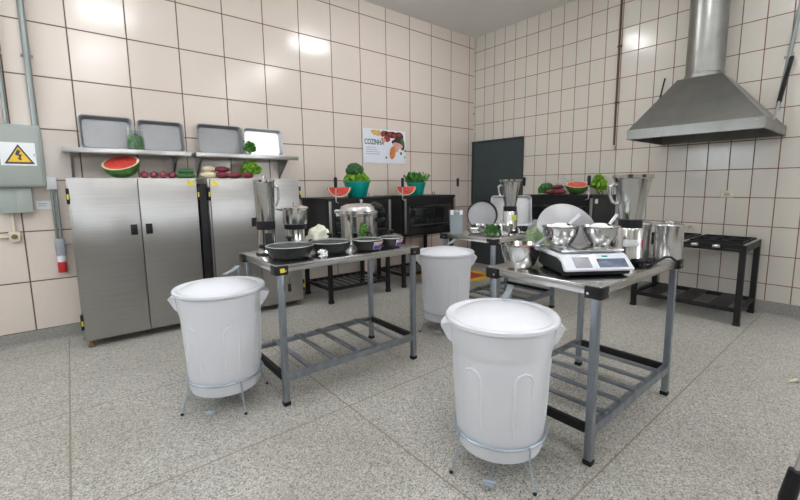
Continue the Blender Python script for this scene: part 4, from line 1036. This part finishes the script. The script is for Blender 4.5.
# cloth bundle
t = build('cloth_bundle', MB().ball((0, 0, 0.082), (0.080, 0.052, 0.092), 4, nz=0.35, nf=2.6, seed=3), M['cloth'])
for v in t.data.vertices:
    v.co.z = max(v.co.z, 0.0); v.co.x += 0.25*(v.co.z-0.07)
t.data.update()
t.location = (-4.165, -2.06, Z); t.rotation_euler = (0, 0, FACE)
tag(t, 'crumpled cream cloth bundle on the pan table before the ovens', 'cloth')
t = build('foil_scrap', MB().ball((0, 0, 0.028), (0.034, 0.026, 0.029), 3, nz=0.5, nf=3, seed=1), M['foil'])
t.location = (-4.355, -2.475, Z); tag(t, 'small crumpled foil ball between the two frying pans', 'foil')
t.location = (-4.345, -2.49, Z)

# ---------------------------------------------------------------- table with scale
Z = 0.9205
steel_bowl('mixing_bowl', 'steel mixing bowl with red spatula beside the scale', (-3.65, -3.545, Z), 0.114, 0.14)
t = thing('spatula', 'red-headed spatula with grey handle resting in the steel bowl', 'spatula', (-3.65, -3.545, Z+0.02))
build('head', MB().box((0.02, -0.03, 0.098), (0.09, 0.035, 0.022), rz=-0.5, bev=0.008), M['redp'], t)
build('handle', MB().rod((0.05, -0.045, 0.10), (0.145, -0.085, 0.155), 0.007, 0.009), M['greyp'], t)
SCL = (-3.478, -3.825, Z)
RS = math.radians(-35.3)
t = thing('digital_scale', 'white digital kitchen scale with two displays on the table', 'scale', SCL, RS)
W2 = 0.20
build('base', MB().box((0, 0.01, 0.028), (0.352, 0.335, 0.036), bev=0.012), M['black'], t)
sh = MB()
def sec(x, dz=0): return [(x, -0.180, 0.035), (x, -0.187, 0.045), (x, -0.115, 0.106), (x, -0.10, 0.110), (x, 0.17, 0.110), (x, 0.18, 0.098), (x, 0.18, 0.035)]
sh.loft([[(p[0], p[1]*0.96, 0.035+(p[2]-0.035)*0.85) for p in sec(-0.180)], sec(-0.168), sec(0.168), [(p[0], p[1]*0.96, 0.035+(p[2]-0.035)*0.85) for p in sec(0.180)]])
build('housing', sh, M['white'], t)
for q in (-1, 1):
    build('side_panel', MB().prism([(q*0.1795, -0.155, 0.03), (q*0.1795, -0.12, 0.075), (q*0.1795, -0.07, 0.09), (q*0.1795, 0.13, 0.09), (q*0.1795, 0.16, 0.03)], (q*0.006, 0, 0)), M['black'], t)
for sx in (-1, 1):
    for sy in (-1, 1): build('foot', MB().rod((sx*0.15, 0.01+sy*0.12, 0), (sx*0.15, 0.01+sy*0.12, 0.014), 0.018), M['black'], t)
def onface(u, v, lift=0.0012):
    p0 = Vector((0, -0.187, 0.045)); p1 = Vector((0, -0.115, 0.106)); q = p0.lerp(p1, v)
    nrm = Vector((0, -(p1.z-p0.z), (p1.y-p0.y))).normalized()
    q = q + nrm*lift
    return Vector((u, q.y, q.z)), nrm
def face_panel(nm, u0, u1, v0, v1, m, sl=0.0):
    n = onface(0, 0)[1]
    pts = [onface(u0+sl, v0, 0.0)[0], onface(u1+sl, v0, 0.0)[0], onface(u1, v1, 0.0)[0], onface(u0, v1, 0.0)[0]]
    return build(nm, MB().prism(pts, n*0.0022), m, t)
face_panel('weight_display', -0.128, -0.040, 0.14, 0.86, M['lcd'])
face_panel('price_display', -0.002, 0.150, 0.14, 0.72, M['lcdb'])
face_panel('badge', 0.035, 0.065, 0.84, 0.95, M['teal'])
build('weighing_plate', MB().box((0.0, 0.035, 0.1245), (0.34, 0.27, 0.012), bev=0.005).box((0, 0.035, 0.114), (0.2, 0.15, 0.012)), M['alum'], t)
ZP = Z+0.131
for k, (x, y, lab, lab2, lab3) in enumerate(((-3.475, -3.685, 'steel bowl of flour on the scale plate nearer the red spatula bowl', 'flour heap in the scale bowl nearer the lid', 'white-handled spoon in the flour bowl nearer the round lid'), (-3.335, -3.845, 'steel bowl of flour on the scale plate nearer the big blender', 'flour heap in the scale bowl nearer the big blender', 'white-handled spoon in the flour bowl nearer the big blender'))):
    steel_bowl('mixing_bowl', lab, (x, y, ZP), 0.101, 0.108)
    f = build('flour', MB().lathe([(0, 0.008), (0.052, 0.008), (0.068, 0.025), (0.086, 0.062), (0.086, 0.085), (0.06, 0.108), (0.025, 0.122), (0, 0.124)], seg=28), M['flour'])
    f.location = (x, y, ZP); tag(f, lab2, 'flour', kind='stuff')
    s = thing('spoon', lab3, 'spoon', (x, y, ZP), FACE)
    build('ferrule', MB().rod((0.028, -0.03, 0.105), (0.036, -0.03, 0.118), 0.011, 0.010), M['black'], s)
    dx = 0.085 if k == 0 else 0.055
    build('handle', MB().rod((0.036, -0.03, 0.118), (0.036+dx*0.7, -0.03, 0.172), 0.008, 0.009), M['pwhite'], s)
    build('scoop', MB().ball((0.015, -0.03, 0.098), (0.022, 0.018, 0.012), 2), M['alum'], s)
# round lid leaning behind the scale
t = thing('pot_lid', 'large round aluminium lid leaning up behind the scale', 'lid', (-3.135, -3.545, Z))
r = 0.20
tl_ = math.radians(58)
m = Matrix.Translation((0, 0, r*math.sin(tl_)+0.006)) @ Matrix.Rotation(FACE+0.05, 4, 'Z') @ Matrix.Rotation(tl_, 4, 'X')
build('lid_disc', MB().lathe([(0, 0.02), (r*0.70, 0.018), (r*0.78, 0.006), (r*0.97, 0.0), (r, -0.006), (r*0.97, -0.006), (r*0.78, 0.002), (r*0.70, 0.014), (0, 0.016)], seg=56).xf(m), M['cakepan'], t)
build('grip', MB().tube([(-0.04, 0, 0.02), (-0.035, 0, 0.045), (0.035, 0, 0.045), (0.04, 0, 0.02)], 0.007, 8).xf(m), M['alumd'], t)
# lettuce in clear bag
herb_bunch('lettuce', 'green lettuce in a clear bag between the scale and the steel bowl', 'lettuce', (-3.42, -3.487, Z+0.002), 0.05, 0.21, 40, 0.07, 'lett', 41)
t = build('produce_bag', MB().ball((0, 0, 0.13), (0.062, 0.062, 0.13), 3, nz=0.2, nf=3, seed=8), M['film'])
for v in t.data.vertices: v.co.z = max(v.co.z, 0.0)
t.location = (-3.42, -3.487, Z); tag(t, 'clear plastic bag around the lettuce beside the scale', 'bag')
BL = big_blender('big steel blender with flared open jar beside the scale', (-3.035, -3.885, Z), FACE+PI-0.12)
build('rating_label', MB().box((0, -0.0745, 0.125), (0.085, 0.005, 0.040), bev=0.001).xf(Matrix.Rotation(-(PI-0.12)-0.35, 4, 'Z')), M['pwhite'], BL)
build('red_switch', MB().box((0, -0.074, 0.12), (0.014, 0.006, 0.05), bev=0.002).xf(Matrix.Rotation(-(PI-0.12)+0.8, 4, 'Z')), M['redp'], BL)
def lidded_pot(label, loc, r, h):
    t = thing('lidded_pot', label, 'pot', loc, FACE)
    build('pot', MB().lathe([(0, 0), (r*0.95, 0), (r, 0.006), (r, h*0.86), (r*1.03, h*0.87), (r*1.03, h*0.885), (r*0.98, h*0.885), (r*0.96, 0.01), (0, 0.008)], seg=40), M['alum'], t)
    lo = build('lid', MB().lathe([(r*1.06, h*0.86), (r*1.06, h*0.93), (r*1.0, h*0.955), (r*0.7, h*0.985), (0, h)], seg=40).lathe([(r*1.06, h*0.86), (r*1.02, h*0.9), (0, h*0.97)], seg=40), M['alum'], t)
    build('lid_knob', MB().lathe([(0, h*0.99), (0.026, h*0.992), (0.024, h+0.002), (0.026, h+0.008), (0.018, h+0.013), (0, h+0.014)], seg=18), M['alum'], lo)
    return t
lidded_pot('aluminium lidded pot standing at the very table corner', (-2.700, -3.99, Z), 0.080, 0.225)
lidded_pot('aluminium lidded pot between the corner pot and the big blender', (-2.705, -3.815, Z), 0.074, 0.225)
# power cord of the blender
t = thing('power_cord', 'black power cord coiled at the foot of the big blender', 'cord', (-3.085, -3.995, Z))
pts = []
for i in range(60):
    a = i*0.42; q = 0.035+0.012*math.sin(i*1.3)
    pts.append((q*1.5*math.cos(a)-0.0+0.02*math.sin(i*.2), q*0.7*math.sin(a), 0.008+0.028*abs(math.sin(i*0.37))))
pts += [(0.05, 0.02, 0.01), (0.14, 0.03, 0.012), (0.2, 0.04, 0.03), (0.24, 0.035, 0.03), (0.265, 0.02, 0.008)]
build('cable', MB().tube(pts, 0.0075, 6).xf(Matrix.Rotation(FACE+0.3, 4, 'Z')), M['black'], t)
build('plug', MB().box((-0.045, -0.005, 0.014), (0.05, 0.026, 0.026), bev=0.008).rod((-0.07, -0.005, 0.014), (-0.09, -0.005, 0.014), 0.003), M['black'], t)

before = set(COL.objects)
# ---------------------------------------------------------------- rear table
t = thing('plastic_container', 'tall frosted blue plastic container at the rear table corner', 'container', (-2.69, -2.13, Z), FACE)
build('tub', MB().loft([rect(-0.055, 0.055, -0.045, 0.045, 0), rect(-0.062, 0.062, -0.05, 0.05, 0.20)]), M['frost'], t)
lo = build('lid', MB().box((0, 0, 0.215), (0.135, 0.112, 0.03), bev=0.008), M['film'], t)
build('lid_clip', MB().box((0.045, -0.058, 0.21), (0.03, 0.008, 0.045), bev=0.002).box((-0.045, -0.058, 0.21), (0.03, 0.008, 0.045), bev=0.002), M['pwhite'], lo)
# round pan leaning
t = thing('round_pan', 'round aluminium cake pan standing on edge against a tray', 'pan', (-2.275, -2.115, Z))
m = Matrix.Translation((0, 0, 0.158)) @ Matrix.Rotation(FACE-0.1, 4, 'Z') @ Matrix.Rotation(math.radians(80), 4, 'X')
r = 0.16
build('pan_wall', MB().lathe([(r*0.93, -0.03), (r*0.985, 0.02), (r, 0.024), (r*0.985, 0.028), (r*0.90, -0.022)], seg=48).xf(m), M['ovenside'], t)
build('pan_base', MB().lathe([(0, -0.03), (r*0.93, -0.03), (r*0.90, -0.022), (0, -0.022)], seg=48).xf(m), M['cakepan'], t)
# roasting trays standing
t2 = tray('pale rectangular roasting tray standing on edge behind the rear blender', -2.0, -2.10, 0.46, 0.345, Z, 0.12, 'trayb', 'roasting_tray')
t2.location = (-1.76, -2.10, Z+0.004); t2.rotation_euler = (-0.12, 0, FACE)
steel_bowl('low_bowl', 'low steel bowl at the rear table edge beside the leaves', (-2.585, -2.285, Z), 0.075, 0.055, 'alum')
t = thing('steel_sieve', 'shiny steel sieve heaped behind the low bowl', 'sieve', (-2.44, -2.235, Z))
build('mesh_basket', MB().lathe([(0, 0), (0.05, 0.0), (0.075, 0.03), (0.08, 0.07), (0.086, 0.075), (0.078, 0.078), (0.07, 0.035), (0, 0.006)], seg=28), M['polish'], t)
build('handle', MB().tube([(0.08, 0, 0.072), (0.12, -0.03, 0.085), (0.16, -0.06, 0.10)], 0.006, 6).xf(Matrix.Rotation(FACE, 4, 'Z')), M['alum'], t)
herb_bunch('herb_bunch', 'dark green leaf heap at the front corner of the rear table', 'herbs', (-2.565, -2.47, Z), 0.065, 0.07, 45, 0.06, 'herb', 51)
steel_bowl('mixing_bowl', 'steel bowl with rim in front of the rear blender', (-2.475, -2.555, Z), 0.078, 0.10)
t = thing('wire_whisk', 'steel whisk lying in the rear steel bowl', 'whisk', (-2.475, -2.555, Z), FACE)
wk = MB()
for k in range(4):
    a = PI*k/4
    wk.tube([(-0.01, 0, 0.09)]+[(-0.01+0.035*math.cos(a)*math.sin(q), 0.035*math.sin(a)*math.sin(q), 0.055+0.04*math.cos(q)) for q in [PI*j/8 for j in range(1, 16)]]+[(-0.01, 0, 0.09)], 0.0015, 5)
build('wires', wk, M['alum'], t)
build('handle', MB().rod((-0.01, 0, 0.09), (-0.03, 0.01, 0.15), 0.007), M['alum'], t)
RB = big_blender('steel blender with flared jar on the rear table', (-2.225, -2.43, Z), FACE+PI+0.15)
build('lime_sticker', MB().box((0, -0.0745, 0.15), (0.05, 0.004, 0.05), bev=0.001).xf(Matrix.Rotation(-(PI+0.15)+0.35, 4, 'Z')), M['lemon'], RB)
t = thing('power_cord', 'black power cord heaped beside the rear blender', 'cord', (-2.135, -2.555, Z))
pts = []
for i in range(56):
    a = i*0.45; q = 0.035+0.014*math.sin(i*1.1)
    pts.append((q*1.4*math.cos(a), q*0.8*math.sin(a), 0.008+0.05*abs(math.sin(i*0.31))))
build('cable', MB().tube(pts, 0.007, 6).xf(Matrix.Rotation(FACE, 4, 'Z')), M['black'], t)
build('plug', MB().box((0.06, -0.02, 0.014), (0.05, 0.028, 0.026), bev=0.008), M['black'], t)

# the rear table is a little lower and stands farther back: set its things on it
for o in [o for o in COL.objects if o not in before and o.parent is None]:
    k = 1.0585
    o.location = (-5.6064+(o.location.x+5.6064)*k, -4.8865+(o.location.y+4.8865)*k, 0.893+(o.location.z-0.9205))
    o.scale = (k, k, k)
